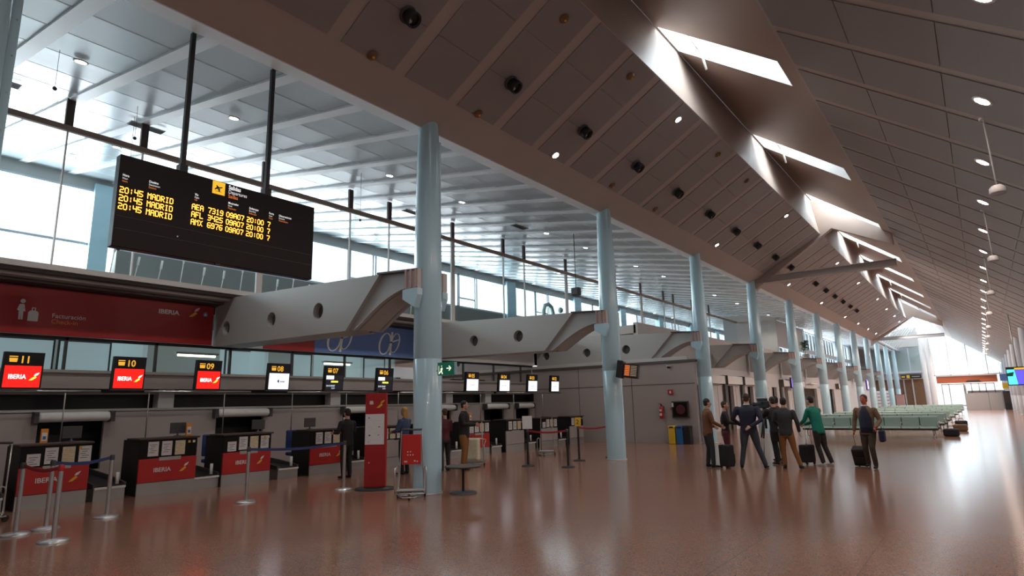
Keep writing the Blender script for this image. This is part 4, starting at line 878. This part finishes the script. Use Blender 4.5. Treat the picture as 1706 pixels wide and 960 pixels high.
# ================================================================== SERVICE FACADE
for i, (a, b) in enumerate(((32.6, 35.4), (35.7, 38.6), (38.9, 41.9), (48.2, 50.2), (52.2, 55.2), (70, 73))):
    t = thing('shutter_box', (-11.83, (a+b)/2, 2.62), 'pale shutter box on the service wall behind the waiting people, %s from the left' % ORD[i], 'shutter box', 'shutter boxes of the service wall'); w = (b-a)/2-.06
    m = MB('white'); m.box(-.15, .15, -w, w, 0, .46, 'white', b=.02); m.build('box', t)
    for s in (-1, 1): m = MB('girder_dark'); m.box(-.16, .16, s*w-.04, s*w+.04, -.03, .5, 'girder_dark'); m.build('end_cap', t)
    if i < 5:
        m = MB('dark_grey'); m.box(-.1, .0, -w-.1, -w+.35, -2.6, -.02, 'girder_dark'); m.build('door_jamb', t)
for i, (x, y, z, w, h, mm, l) in enumerate(((-11.55, 50.9, 2.5, 1.6, .8, 'scr_violet', 'glowing violet sign on the service wall behind the cameraman'), (-11.88, 92, 2.6, 2.2, 1.4, 'scr_violet', 'small violet screen far down the left arcade'))):
    t = thing('lit_sign', (x, y, z), l, 'sign'); m = MB('black'); m.box(-.12, 0, -w/2, w/2, 0, h, 'black', b=.01); m.build('case', t); m = MB(mm); m.box(0, .01, -w/2+.06, w/2-.06, .06, h-.06, mm); m.box(.01, .015, -.25, .25, .15, h-.25, 'scr_txt'); m.build('face', t)
for i, (y, z) in enumerate(((58.5, 2.9), (63, 2.7))):
    t = thing('wall_light_strip', (-11.9, y, z), 'pale horizontal light strip in the left arcade, %s' % ('nearer one', 'farther one')[i], 'light', None); m = MB('white'); m.box(0, .25, -1.2, 1.2, 0, .08, 'white', b=.01); m.build('shade', t); m = MB('lamp_cool'); m.box(.05, .2, -1.0, 1.0, -.01, 0, 'wall_light'); m.build('diffuser', t)

# ================================================================== WAITING AREA
def bench_row(y, x0, n, label, face=-1):
    sw = .62; t = thing('seat_row', (x0, y, 0), label, 'bench', 'rows of green waiting seats', rz=0 if face < 0 else pi)
    for k in range(n):
        a = -(k+1)*sw
        m = MB('bench_green'); m.prism([(-.22, .43), (.26, .40), (.30, .42), (.28, .45), (-.20, .47)], 0, a+.02, a+sw-.02, 'bench_green'); m.build('seat', t, Matrix.Scale(-1, 4, (0, 1, 0)))
        m = MB('bench_green'); m.prism([(.20, .47), (.24, .46), (.36, .84), (.33, .86), (.30, .84)], 0, a+.02, a+sw-.02, 'bench_green'); m.box(a-.015, a+.015, .26, .30, .5, .82, 'girder_dark'); m.build('backrest', t)
    for k in range(0, n+1, 2):
        m = MB('steel_dull'); x = -k*sw; m.tube([(x, -.22, .45), (x, -.22, .62), (x, .22, .64)], .018, 6, 'steel_dull'); m.build('armrest', t)
    m = MB('girder_dark'); m.box(-n*sw, 0, -.04, .04, .33, .40, 'girder_dark'); m.build('beam', t)
    for k in (0.3, n-.3) if n < 5 else (.3, n/2, n-.3):
        m = MB('steel'); x = -k*sw; m.tube([(x, -.26, .03), (x, 0, .12), (x, .26, .03)], .02, 8, 'steel'); m.tube([(x, 0, .1), (x, 0, .36)], .025, 8, 'steel'); m.build('leg', t)
    return t
rows = [(29.6, -1.6, 8), (30.9, -1.62, 8), (34.6, -1.6, 9), (35.8, -1.55, 9), (40.0, -1.6, 9), (41.2, -1.6, 9), (46.5, -1.6, 9), (52.5, -1.6, 9), (60, -1.6, 9), (68, -1.6, 9)]
for i, (y, x, n) in enumerate(rows):
    bench_row(y, x, n, 'row of pale green waiting seats on a steel beam, %s from the camera' % ORD[i])
for i, (x, y, c, l) in enumerate(((-1.3, 31.6, 'charcoal', 'dark'), (-1.1, 36.2, 'beige_jacket', 'brown'), (-1.2, 41.6, 'dark_trousers', 'blackish'))):
    t = thing('travel_bag', (x, y, 0), 'soft %s travel bag on the floor at the end of the green seats' % l, 'bag', 'bags beside the green seats'); m = MB(c); m.box(-.28, .28, -.17, .17, 0, .32, c, b=.07); m.build('body', t); m = MB('black'); m.tube([(-.12, 0, .3), (-.08, 0, .42), (.08, 0, .42), (.12, 0, .3)], .012, 6, 'black'); m.build('handle', t)
t = thing('partition_booth', (-.1, 88, 0), 'grey blank partition panels across the hall before the far end', 'partition')
for (a, b) in ((-1.7, .45), (.48, 1.65)): m = MB('mezz_grey'); m.box(a, b, -.05, .05, 0, 1.86, 'mezz_grey', b=.01); m.build('panel', t)
m = MB('girder_dark'); m.box(.45, .48, -.04, .04, 0, 1.86, 'girder_dark'); m.build('joint', t)
t = thing('red_canopy_beam', (-1.8, 99.5, 3.25), 'long orange-red canopy beam across the far end of the hall', 'beam'); m = MB('beam_red'); m.box(-3.0, 3.4, -.4, .4, 0, .85, 'beam_red', b=.02); m.build('fascia', t); m = MB('dark_brown'); m.prism([(0, 0), (1.8, 0), (1.5, .3), (.3, .3)], 1, -.45, -.41, 'dark_brown'); m.build('dark_panel', t); m = MB('mezz_grey'); m.box(-3.0, 3.4, -.5, .5, .85, .98, 'mezz_grey'); m.build('ledge', t)
for i, xx in enumerate((-5.9, -5.2)):
    t = thing('end_column', (xx, 98.6-1.4*i, 0), 'tall white round column by the far glass wall, %s of two' % ('left one', 'right one')[i], 'column', 'white end columns'); m = MB('white'); m.lathe((0, 0, 0), [(.33, 0), (.33, 7), (.28, 9.2)], 20, 'white'); m.build('shaft', t); m = MB('steel_dull'); m.lathe((0, 0, 0), [(.38, 0), (.38, .06)], 20, 'steel_dull'); m.build('base_ring', t)
t = thing('direction_sign', (-7.6, 99.3, 4.05), 'black direction sign with a yellow square above the brown doors', 'sign'); m = MB('black'); m.box(-1.2, 1.2, -.06, .06, 0, .5, 'black'); m.build('case', t); m = MB('yellow'); m.box(-.5, -.15, -.07, -.06, .05, .45, 'yellow'); m.box(-1.1, -.7, -.07, -.06, .15, .35, 'yellow'); m.box(.1, 1.0, -.07, -.06, .2, .3, 'wall_grey'); m.build('pictogram', t)
for s in (-1, 1): m = MB('steel_dull'); m.tube([(s*.9, .2, .5), (s*.9, .2, .72)], .03, 6, 'steel_dull'); m.tube([(s*.9, 0, .45), (s*.9, .2, .5)], .03, 6, 'steel_dull'); m.build('hanger', t)
for i, (x, w) in enumerate(((-11.0, .75), (-10.1, .75))):
    t = thing('stacked_display', (x, 94, 0), 'white layered display stand by the far left columns, %s of two' % ('left', 'right')[i], 'display stand'); 
    for k in range(6): m = MB('white'); m.box(-w/2, w/2, -.3, .3, k*.42, k*.42+.34, 'white', b=.04); m.build('tier', t)
t = thing('timber_counter', (-8.8, 95, 0), 'small orange-brown wooden counter beside the far white displays', 'counter'); m = MB('wood_brown'); m.box(-.45, .45, -.3, .3, 0, 1.9, 'bracket_red', b=.02); m.build('body', t); m = MB('wood_brown'); m.box(-.5, .5, -.34, .34, 1.9, 1.95, 'wood_brown'); m.build('top', t)
t = thing('video_screen', (1.17, 44, 2.13), 'bright cyan and blue video screen on the right-hand columns', 'screen', rz=R(-6))
m = MB('black'); m.box(-.05, 1.5, 0, .12, 0, 1.5, 'black', b=.01); m.tube([(.7, .06, 1.5), (.7, .06, 5.85)], .05, 6, 'steel_dull'); m.build('case', t, Matrix.Diagonal((.68, 1, .68, 1))); m = MB('scr_cyan'); poly(m, [(0, .08), (.6, .08), (.5, 1.3), (.0, 1.3)], (0, 0, 0), NY, 'scr_cyan'); poly(m, [(.62, .08), (1.45, .08), (1.45, 1.25), (.52, 1.25)], (0, 0, 0), NY, 'scr_blue'); poly(m, [(.5, 1.28), (1.45, 1.28), (1.45, 1.42), (.5, 1.42)], (0, 0, 0), NY, 'icon_yellow'); poly(m, [(0, .75), (.35, .75), (.45, 1.1), (0, 1.0)], (0, 0, 0), NY, 'green_screen', .006); im = m.build('image', t, Matrix.Scale(.68, 4), False)
for i, (x, z, w, h, mm, l) in enumerate(((1.6, 3.1, 1.1, .75, 'banner_blue', 'blue'), (1.7, 2.25, 1.3, .6, 'yellow', 'yellow-green'))):
    t = thing('shop_sign', (x, 86, z), 'small %s shop sign by the far right columns' % l, 'sign'); m = MB(mm); m.box(0, w, 0, .1, 0, h, mm, b=.01); m.build('panel', t); m = MB('dark_grey'); m.box(.05, .1, .04, .08, h, 5.9-z-.2 if False else h+.3, 'dark_grey'); m.build('hanger', t)
t = thing('vending_machine', (2.0, 86.6, 0), 'dark vending machine below the yellow-green sign', 'vending machine'); m = MB('black'); m.box(-.35, .5, -.3, .3, 0, 2.0, 'charcoal', b=.02); m.build('body', t); m = MB('dark_brown'); m.box(-.28, .28, -.32, -.3, .7, 1.85, 'dark_brown'); m.build('window', t)
t = thing('potted_plant', (-12.4, 60, 5.2), 'dark leafy potted plant on the gallery above the left arcade', 'plant')
m = MB('soil_pot'); m.lathe((0, 0, 0), [(.22, 0), (.30, .42), (.32, .45)], 16, 'soil_pot'); m.build('pot', t)
m = MB('wood_brown'); m.tube([(0, 0, .4), (.03, 0, 1.0), (0, .02, 1.4)], .03, 6, 'wood_brown'); m.build('stem', t)
m = MB('leaf')
for k in range(90):
    a = random.random()*6.28; e = random.uniform(-.3, 1.2); L = random.uniform(.35, .65); z = random.uniform(.8, 1.5); d = Vector((cos(a)*cos(e), sin(a)*cos(e), sin(e))); s = Vector((-sin(a), cos(a), 0))*.07; b = Vector((0, 0, z))
    m.face([b, b+d*L*.5+s, b+d*L-Vector((0, 0, .08)), b+d*L*.5-s], 'leaf')
m.build('foliage', t, normals=False)

# ================================================================== PEOPLE
def loft(mb, rings, m, n=18):     # rings: (cx, cy, z, rx, ry)
    vs = []; fs = []
    for (cx, cy, z, rx, ry) in rings:
        for k in range(n):
            a = 2*pi*k/n; vs.append((cx+rx*cos(a), cy+ry*sin(a), z))
    for i in range(len(rings)-1):
        for k in range(n): fs.append((i*n+k, i*n+(k+1) % n, (i+1)*n+(k+1) % n, (i+1)*n+k))
    fs += [list(range(n))[::-1], [(len(rings)-1)*n+k for k in range(n)]]
    mb.raw(vs, fs, m, True)
def limb(mb, pts, rs, m, n=10):
    mb.tube(pts, 0, n, m, rs=rs)
    for p, r in zip(pts, rs): mb.ball(p, r*.99, m, 10)
def fuse(name, mb, parent, vox=.011, it=2):
    o = mb.build(name, parent); md = o.modifiers.new('r', 'REMESH'); md.mode = 'VOXEL'; md.voxel_size = vox; md.use_smooth_shade = True
    s = o.modifiers.new('s', 'SMOOTH'); s.factor = .5; s.iterations = it
    bpy.context.view_layer.update(); dg = bpy.context.evaluated_depsgraph_get()
    me = bpy.data.meshes.new_from_object(o.evaluated_get(dg)); old = o.data; o.modifiers.clear(); o.data = me; bpy.data.meshes.remove(old)
    me.name = name
    if not me.materials:
        for q in mb.mats: me.materials.append(MT[q])
    return o
def hand(mb, wr, d, side, palm_n, m, curl=.5):
    # wrist point, direction of fingers, thumb side vector, palm normal
    d = Vector(d).normalized(); s = Vector(side).normalized(); s = (s-d*s.dot(d)).normalized(); pn = d.cross(s) if palm_n is None else Vector(palm_n)
    wr = Vector(wr)
    for k in range(4):
        o = s*(.030-.020*k); a = wr+d*.035+o*.8; b = wr+d*.088+o
        mb.tube([wr+o*.6, a, b], 0, 8, m, rs=[.014, .015, .011])
        L = (.036, .041, .038, .029)[k]; f1 = (d*cos(curl)+pn*sin(curl)); f2 = (d*cos(curl*2.2)+pn*sin(curl*2.2))
        mb.tube([b, b+f1*L, b+f1*L+f2*L*.9], 0, 8, m, rs=[.0095, .0088, .007]); mb.ball(b+f1*L+f2*L*.9, .007, m, 8)
    t0 = wr+d*.025+s*.03; t1 = t0+(d*.6+s*.75).normalized()*.035; t2 = t1+(d*.9+s*.2+pn*.3).normalized()*.03
    mb.tube([wr+s*.01, t0, t1, t2], 0, 8, m, rs=[.014, .013, .0105, .008]); mb.ball(t2, .008, m, 8)

def human(loc, rz, h, label, arms, legs, top, trousers, shoes='shoe_dark', hair='hair_dark', skin='skin', lean=(0, 0), bulk=1.0, headyaw=0, nod=0, jacket=True, female=False, collar=None, skirt=None, longhair=False, curls=(.5, .5), openfront=None):
    t = thing('person', (loc[0], loc[1], 0), label, 'person', rz=R(rz)); k = h/1.75; lx, ly = lean
    V3 = lambda p: Vector((p[0]*k, p[1]*k, p[2]*k))
    def L(z): return (lx*max(0, z-.9)/.8, ly*max(0, z-.9)/.8)
    def up_(p): a, b = L(p[2]); return V3((p[0]+a, p[1]+b, p[2]))
    sw = (.175 if female else .20)*bulk
    sh = {s: up_((s*sw, 0, 1.385)) for s in (-1, 1)}
    # ---- body: head, neck, hands, thin limbs under the clothes, one skin surface
    b = MB(skin); hx, hy = L(1.62); hc = V3((hx, hy+.02, 1.625))
    b.ball(hc+V3((0, -.008, .035)), (.074*k, .092*k, .095*k), skin, 18); b.ball(hc+V3((0, .025, -.035)), (.056*k, .062*k, .075*k), skin, 14); b.ball(hc+V3((0, .052, -.082)), (.028*k, .026*k, .024*k), skin, 10)
    b.tube([hc+V3((0, .085, .02)), hc+V3((0, .108, -.022))], 0, 8, skin, rs=[.010*k, .016*k]); b.ball(hc+V3((0, .104, -.024)), .014*k, skin, 8)
    for s in (-1, 1): b.ball(hc+V3((s*.076, -.005, -.005)), (.012*k, .020*k, .032*k), skin, 10); b.ball(hc+V3((s*.035, .068, -.018)), (.022*k, .02*k, .02*k), skin, 8)
    b.ball(hc+V3((0, .083, -.052)), (.026*k, .012*k, .010*k), skin, 10)
    HR = Matrix.Translation(hc) @ Matrix.Rotation(R(headyaw), 4, 'Z') @ Matrix.Rotation(R(-nod), 4, 'X') @ Matrix.Translation(-hc)
    b.v = [tuple(HR @ Vector(v)) for v in b.v]
    nb = up_((0, -.01, 1.44)); b.tube([nb, up_((0, -.005, 1.52)), hc+V3((0, -.01, -.04))], 0, 14, skin, rs=[.062*k, .054*k, .052*k])
    loft(b, [(L(z)[0]*k, L(z)[1]*k, z*k, rx*k*bulk, ry*k) for z, rx, ry in ((.84, .13, .09), (1.0, .12, .085), (1.25, .14, .09), (1.40, .13, .07), (1.46, .07, .055))], skin)
    EH = {}
    for s, (el, hd) in zip((-1, 1), arms):
        e = V3(el); w = V3(hd); d = (w-e).normalized(); EH[s] = (e, w, d)
        limb(b, [sh[s], e, w], [.036*k, .032*k, .024*k], skin, 10)
        side = Vector((0, .6, .8)) if abs(d.z) < .6 else Vector((0, 1, 0))
        hand(b, w, d, side, None if s > 0 else -(d.cross((side-d*side.dot(d)).normalized())), skin, curls[0 if s < 0 else 1])
    for s, (kn, an, tw) in zip((-1, 1), legs): limb(b, [V3((s*.09, 0, .88)), V3(kn), V3(an)], [.05*k, .04*k, .032*k], skin, 8)
    fuse('body', b, t, .010, 1)
    # ---- face details
    f = MB('hair_dark')
    for s in (-1, 1): f.ball(hc+V3((s*.031, .086, .006)), (.010*k, .005*k, .005*k), 'hair_dark', 8); f.box(*[q for q in ((hc.x+s*.031*k-.014*k), (hc.x+s*.031*k+.014*k), hc.y+.085*k, hc.y+.092*k, hc.z+.022*k, hc.z+.028*k)])
    f.box(hc.x-.02*k, hc.x+.02*k, hc.y+.088*k, hc.y+.097*k, hc.z-.055*k, hc.z-.050*k, 'maroon'); f.build('face', t, HR)
    # ---- hair
    q = MB(hair)
    q.ball(hc+V3((0, -.018, .052)), (.082*k, .092*k, .090*k), hair, 18); q.ball(hc+V3((0, -.045, -.0)), (.074*k, .058*k, .075*k), hair, 14)
    if longhair:
        for s in (-1, 0, 1): q.ball(hc+V3((s*.05, -.045, -.07)), (.045*k, .045*k, .11*k), hair, 12)
    q.v = [tuple(HR @ Vector(v)) for v in q.v]; fuse('hair', q, t, .011, 1)
    # ---- upper garment
    j = MB(top); B = bulk
    prof = ((.80, .175, .125), (.86, .182, .13), (.98, .165, .122), (1.10, .165, .125), (1.24, .188, .135), (1.34, .190, .128), (1.41, .165, .105), (1.455, .10, .082), (1.49, .072, .070))
    if female: prof = ((.84, .165, .12), (.92, .155, .115), (1.04, .132, .10), (1.2, .155, .13), (1.32, .16, .115), (1.40, .145, .09), (1.45, .085, .07), (1.475, .062, .06))
    loft(j, [(L(z)[0]*k, L(z)[1]*k, z*k, rx*k*B, ry*k*(B*.5+.5)) for z, rx, ry in prof], top, 22)
    for s in (-1, 1):
        e, w, d = EH[s]; m1 = sh[s].lerp(e, .5)
        limb(j, [sh[s]+V3((-s*.03, 0, -.01)), sh[s], m1, e, e.lerp(w, .5), w-d*.015], [.068*k*B, .066*k*B, .060*k*B, .053*k, .048*k, .042*k], top, 12)
    fuse('jacket' if jacket else 'sweater', j, t, .012, 3)
    hm = MB(top); hm.lathe((0, 0, 0), [(.001, 0), (.001, .001)], 3, top)
    if collar:
        c = MB(collar); loft(c, [(L(1.46)[0]*k, L(1.46)[1]*k, 1.465*k, .085*k, .075*k), (L(1.5)[0]*k, L(1.5)[1]*k, 1.51*k, .066*k, .066*k)], collar); c.build('collar', t)
    if openfront:
        c = MB(openfront); loft(c, [(L(z)[0]*k, L(z)[1]*k+.036*k, z*k, rx*k, ry*k) for z, rx, ry in ((.84, .15, .118), (1.0, .145, .118), (1.2, .15, .128), (1.34, .13, .115), (1.42, .07, .095), (1.47, .045, .07))], openfront); c.build('sweater', t)
    # ---- trousers / skirt
    g = MB(trousers)
    loft(g, [(0, 0, z*k, rx*k*B, ry*k*B) for z, rx, ry in ((.78, .165, .115), (.86, .168, .118), (.94, .152, .108), (.96, .14, .10))], trousers, 20)
    for s, (kn, an, tw) in zip((-1, 1), legs):
        a = V3((s*.088*B, 0, .86)); kv = V3(kn); av = V3(an); limb(g, [a, a.lerp(kv, .5), kv, kv.lerp(av, .45), av+V3((0, 0, .0))], [.098*k*B, .086*k*B, .066*k, .062*k, .056*k], trousers, 12)
    fuse('trousers', g, t, .013, 3)
    if skirt:
        c = MB(skirt); loft(c, [(0, 0, 1.0*k, .14*k, .11*k), (0, 0, .85*k, .175*k, .135*k), (0, 0, .45*k, .20*k, .17*k), (0, 0, .28*k, .21*k, .18*k)], skirt, 24); c.build('skirt', t)
    # ---- shoes
    for s, (kn, an, tw) in zip((-1, 1), legs):
        av = V3(an); o = MB(shoes); z0 = max(0, av.z-.095*k); T = Matrix.Translation((av.x, av.y, z0)) @ Matrix.Rotation(R(tw), 4, 'Z')
        o.ball((0, -.01, .045), (.042, .06, .045), shoes, 12); o.ball((0, .07, .035), (.044, .09, .034), shoes, 12); o.ball((0, .13, .03), (.040, .06, .028), shoes, 12); o.tube([(0, -.01, .04), (0, -.01, .11)], .042, 10, shoes)
        o.v = [tuple(T @ Vector((v[0], v[1], max(v[2], 0)))) for v in o.v]; fuse('shoe', o, t, .012, 1)
    return t
ST = (((-.10, .02, .48), (-.10, -.02, .095), 8), ((.10, .02, .48), (.10, -.02, .095), -8))
human((-5.85, 15.95), -50, 1.74, 'man in a brown leather jacket at the left end of the waiting group', (((-.28, .02, 1.15), (-.16, .24, 1.02)), ((.27, .06, 1.15), (.14, .30, 1.04))),
      (((-.09, .03, .48), (-.10, -.02, .095), 8), ((.10, .05, .48), (.13, .04, .095), -14)), 'brown_leather', 'charcoal', hair='hair_dark', lean=(0, .03), curls=(.9, .7))
human((-5.72, 16.95), -78, 1.66, 'woman in black top and maroon trousers holding a microphone, facing right', (((-.22, .08, 1.15), (-.08, .32, 1.14)), ((.20, .12, 1.16), (.08, .38, 1.12))),
      ST, 'black_cloth', 'maroon', hair='hair_brown', female=True, lean=(0, .02), jacket=False, curls=(1.1, 1.1))
human((-4.86, 16.15), 14, 1.84, 'broad man in dark navy sweater seen from behind with one hand on his back', (((-.35, .03, 1.16), (-.20, .24, 1.00)), ((.30, -.12, 1.12), (.06, -.19, .98))),
      (((-.15, .02, .49), (-.22, -.02, .095), 12), ((.17, .03, .49), (.30, .0, .095), -20)), 'navy', 'jeans', bulk=1.12, hair='hair_brown', jacket=False, collar='white', curls=(.6, .3))
human((-4.72, 18.35), 60, 1.76, 'person in maroon jacket half hidden behind the broad man', (((-.24, .05, 1.16), (-.10, .28, 1.18)), ((.24, .06, 1.16), (.12, .28, 1.10))), ST, 'maroon', 'dark_trousers', curls=(.8, .8))
human((-4.47, 17.3), 48, 1.74, 'cameraman in black clothes bent behind a tripod-mounted video camera', (((-.26, .16, 1.24), (-.14, .38, 1.38)), ((.25, .16, 1.26), (.14, .36, 1.42))), ST, 'black_cloth', 'black_cloth', lean=(0, .10), nod=8, bulk=1.14, curls=(1.0, 1.0))
human((-4.05, 16.45), 8, 1.72, 'man in dark leather jacket and ochre trousers seen from behind', (((-.27, .06, 1.17), (-.20, .24, 1.05)), ((.28, .0, 1.14), (.30, .07, .90))),
      (((-.11, .04, .48), (-.10, .02, .095), 10), ((.15, .02, .48), (.26, -.02, .095), -16)), 'charcoal', 'ochre', lean=(0, .04), collar='beige_jacket', curls=(.7, .4))
human((-3.50, 17.45), 62, 1.74, 'man in green jacket leaning on a suitcase handle, facing left', (((-.24, .20, 1.14), (-.10, .44, 1.04)), ((.22, .18, 1.12), (.04, .44, 1.02))),
      (((-.09, .0, .48), (-.08, -.10, .095), 5), ((.08, -.06, .48), (.10, -.20, .095), -5)), 'green_cloth', 'dark_trousers', 'shoe_white', lean=(0, .17), nod=6, curls=(1.3, 1.1))
mn = human((-2.36, 17.2), 172, 1.74, 'man in beige jacket over dark sweater walking towards the camera with a small case', (((-.29, -.02, 1.13), (-.24, .20, .98)), ((.28, -.06, 1.14), (.31, -.02, .88))),
      (((-.08, .12, .49), (-.10, .06, .10), 4), ((.10, .0, .48), (.11, -.14, .12), -4)), 'beige_jacket', 'brown_trousers', skin='skin_red', hair='hair_brown', openfront='navy', collar='white', headyaw=-8, curls=(.6, .9))
# check-in passengers
human((-12.2, 11.2), 95, 1.70, 'blonde woman in blue jacket facing the desk right of the red totem', (((-.22, .08, 1.14), (-.12, .32, 1.10)), ((.21, .08, 1.14), (.10, .32, 1.10))), ST, 'blue_cloth', 'black_cloth', hair='hair_blond', female=True, longhair=True)
human((-11.3, 11.1), 80, 1.68, 'person in black coat half hidden behind the left side of the trolley column', (((-.27, .02, 1.14), (-.20, .22, 1.0)), ((.27, .04, 1.14), (.16, .28, 1.08))), ST, 'black_cloth', 'black_cloth')
human((-11.75, 12.25), 70, 1.64, 'woman with brown hair peeking out right of the trolley column', (((-.22, .04, 1.14), (-.18, .22, 1.0)), ((.22, .04, 1.14), (.14, .28, 1.08))), ST, 'maroon', 'black_cloth', hair='hair_brown', female=True)
human((-11.5, 12.75), -62, 1.84, 'tall person in black coat and ochre trousers standing right of the trolley column', (((-.28, .02, 1.16), (-.16, .26, 1.12)), ((.28, .06, 1.16), (.10, .32, 1.14))), ST, 'black_cloth', 'ochre', hair='hair_dark', bulk=1.12)
human((-12.9, 9.9), 90, 1.70, 'person in black standing at the desk left of the totem holding a blue paper', (((-.26, .04, 1.15), (-.20, .26, 1.14)), ((.26, .04, 1.15), (.20, .28, 1.25))), ST, 'black_cloth', 'black_cloth')
t = thing('blue_paper', (-13.25, 10.12, 1.27), 'pale blue folded paper held up at the desk left of the totem', 'paper'); m = MB('scr_white'); m.box(-.004, .004, -.05, .05, 0, .22, 'paper', b=.001); m.build('sheet', t, Matrix.Rotation(R(10), 4, 'X'))

def case(loc, rz, label, h=.52, w=.34, d=.22, handle=.95, tilt=0, m1='black_cloth'):
    t = thing('suitcase', loc, label, 'suitcase', 'black wheeled suitcases', rz=R(rz)); T = Matrix.Rotation(R(tilt), 4, 'X')
    m = MB(m1); m.box(-w/2, w/2, -d/2, d/2, .05, h, m1, b=.035); m.build('shell', t, T)
    m = MB(m1); m.box(-w/2+.04, w/2-.04, d/2, d/2+.035, .12, h*.62, m1, b=.012); m.build('front_pocket', t, T)
    m = MB('steel'); m.tube([(-.09, -d/2+.02, h-.02), (-.09, -d/2+.02, handle), (.09, -d/2+.02, handle), (.09, -d/2+.02, h-.02)], .008, 6, 'steel'); m.build('pull_handle', t, T)
    for s in (-1, 1): m = MB('rubber'); m.lathe((s*(w/2-.05), -d/2+.03, .035), [(.02, -.015), (.035, -.012), (.035, .012), (.02, .015)], 12, 'rubber', ax=0); m.build('wheel', t)
case((-5.38, 15.86, 0), -40, 'black suitcase on the floor beside the man in the brown jacket', .58, .36, .24, .62)
case((-3.87, 17.62, 0), 60, 'black cabin suitcase with raised handle held by the man in green', .50, .36, .22, 1.0)
case((-2.62, 17.72, 0), 172, 'small dark case trailing behind the walking man in beige', .50, .34, .24, .80, tilt=-24, m1='dark_trousers')
t = thing('shoulder_bag', (-2.07, 17.2, .78), 'dark soft bag hanging at the side of the walking man', 'bag'); m = MB('navy'); m.box(-.06, .06, -.16, .16, -.16, .12, 'navy', b=.04); m.build('body', t); m = MB('navy'); m.tube([(0, -.1, .1), (0, 0, .19), (0, .1, .1)], .012, 6, 'black'); m.build('strap', t)
# television camera on its tripod, microphone
t = thing('video_camera', (-4.88, 17.80, 1.45), 'black professional video camera with side lamp pointing left above the group', 'video camera', rz=R(62))
m = MB('black'); m.box(-.07, .07, -.22, .18, 0, .20, 'black', b=.02); m.box(-.05, .05, -.1, .2, .2, .26, 'black', b=.01); m.build('body', t)
m = MB('black'); m.lathe((0, .18, .10), [(.05, 0), (.055, .12), (.07, .18), (.065, .19)], 14, 'black', ax=1); m.build('lens', t)
m = MB('dark_grey'); m.box(-.11, -.07, .0, .12, .12, .18, 'dark_grey', b=.01); m.build('viewfinder', t)
m = MB('dark_grey'); m.tube([(.09, -.05, .27), (.09, .36, .28)], .02, 10, 'wall_light'); m.build('microphone', t)
t = thing('tripod', (-4.88, 17.80, 0), 'black tripod carrying the video camera', 'tripod')
m = MB('black'); m.lathe((0, 0, 1.33), [(.05, 0), (.07, .03), (.07, .08), (.05, .12)], 14, 'black'); m.tube([(0, 0, .9), (0, 0, 1.36)], .03, 8, 'black'); m.build('head', t)
for k in range(3):
    a = k*2.094+.4; m = MB('dark_grey'); e = (cos(a)*.36, sin(a)*.36, .015); m.tube([(cos(a)*.04, sin(a)*.04, 1.34), (cos(a)*.24, sin(a)*.24, .65)], .022, 8, 'dark_grey'); m.tube([(cos(a)*.22, sin(a)*.22, .72), e], .014, 8, 'steel_dull'); m.build('leg', t)
t = thing('hand_microphone', (-5.34, 17.02, 1.15), 'small hand microphone held out by the woman in black', 'microphone'); m = MB('black'); m.tube([(0, 0, -.1), (.02, 0, .1)], .012, 8, 'black'); m.build('grip', t); m = MB('dark_grey'); m.ball((.022, 0, .12), .03, 'dark_grey', 10); m.build('windscreen', t)
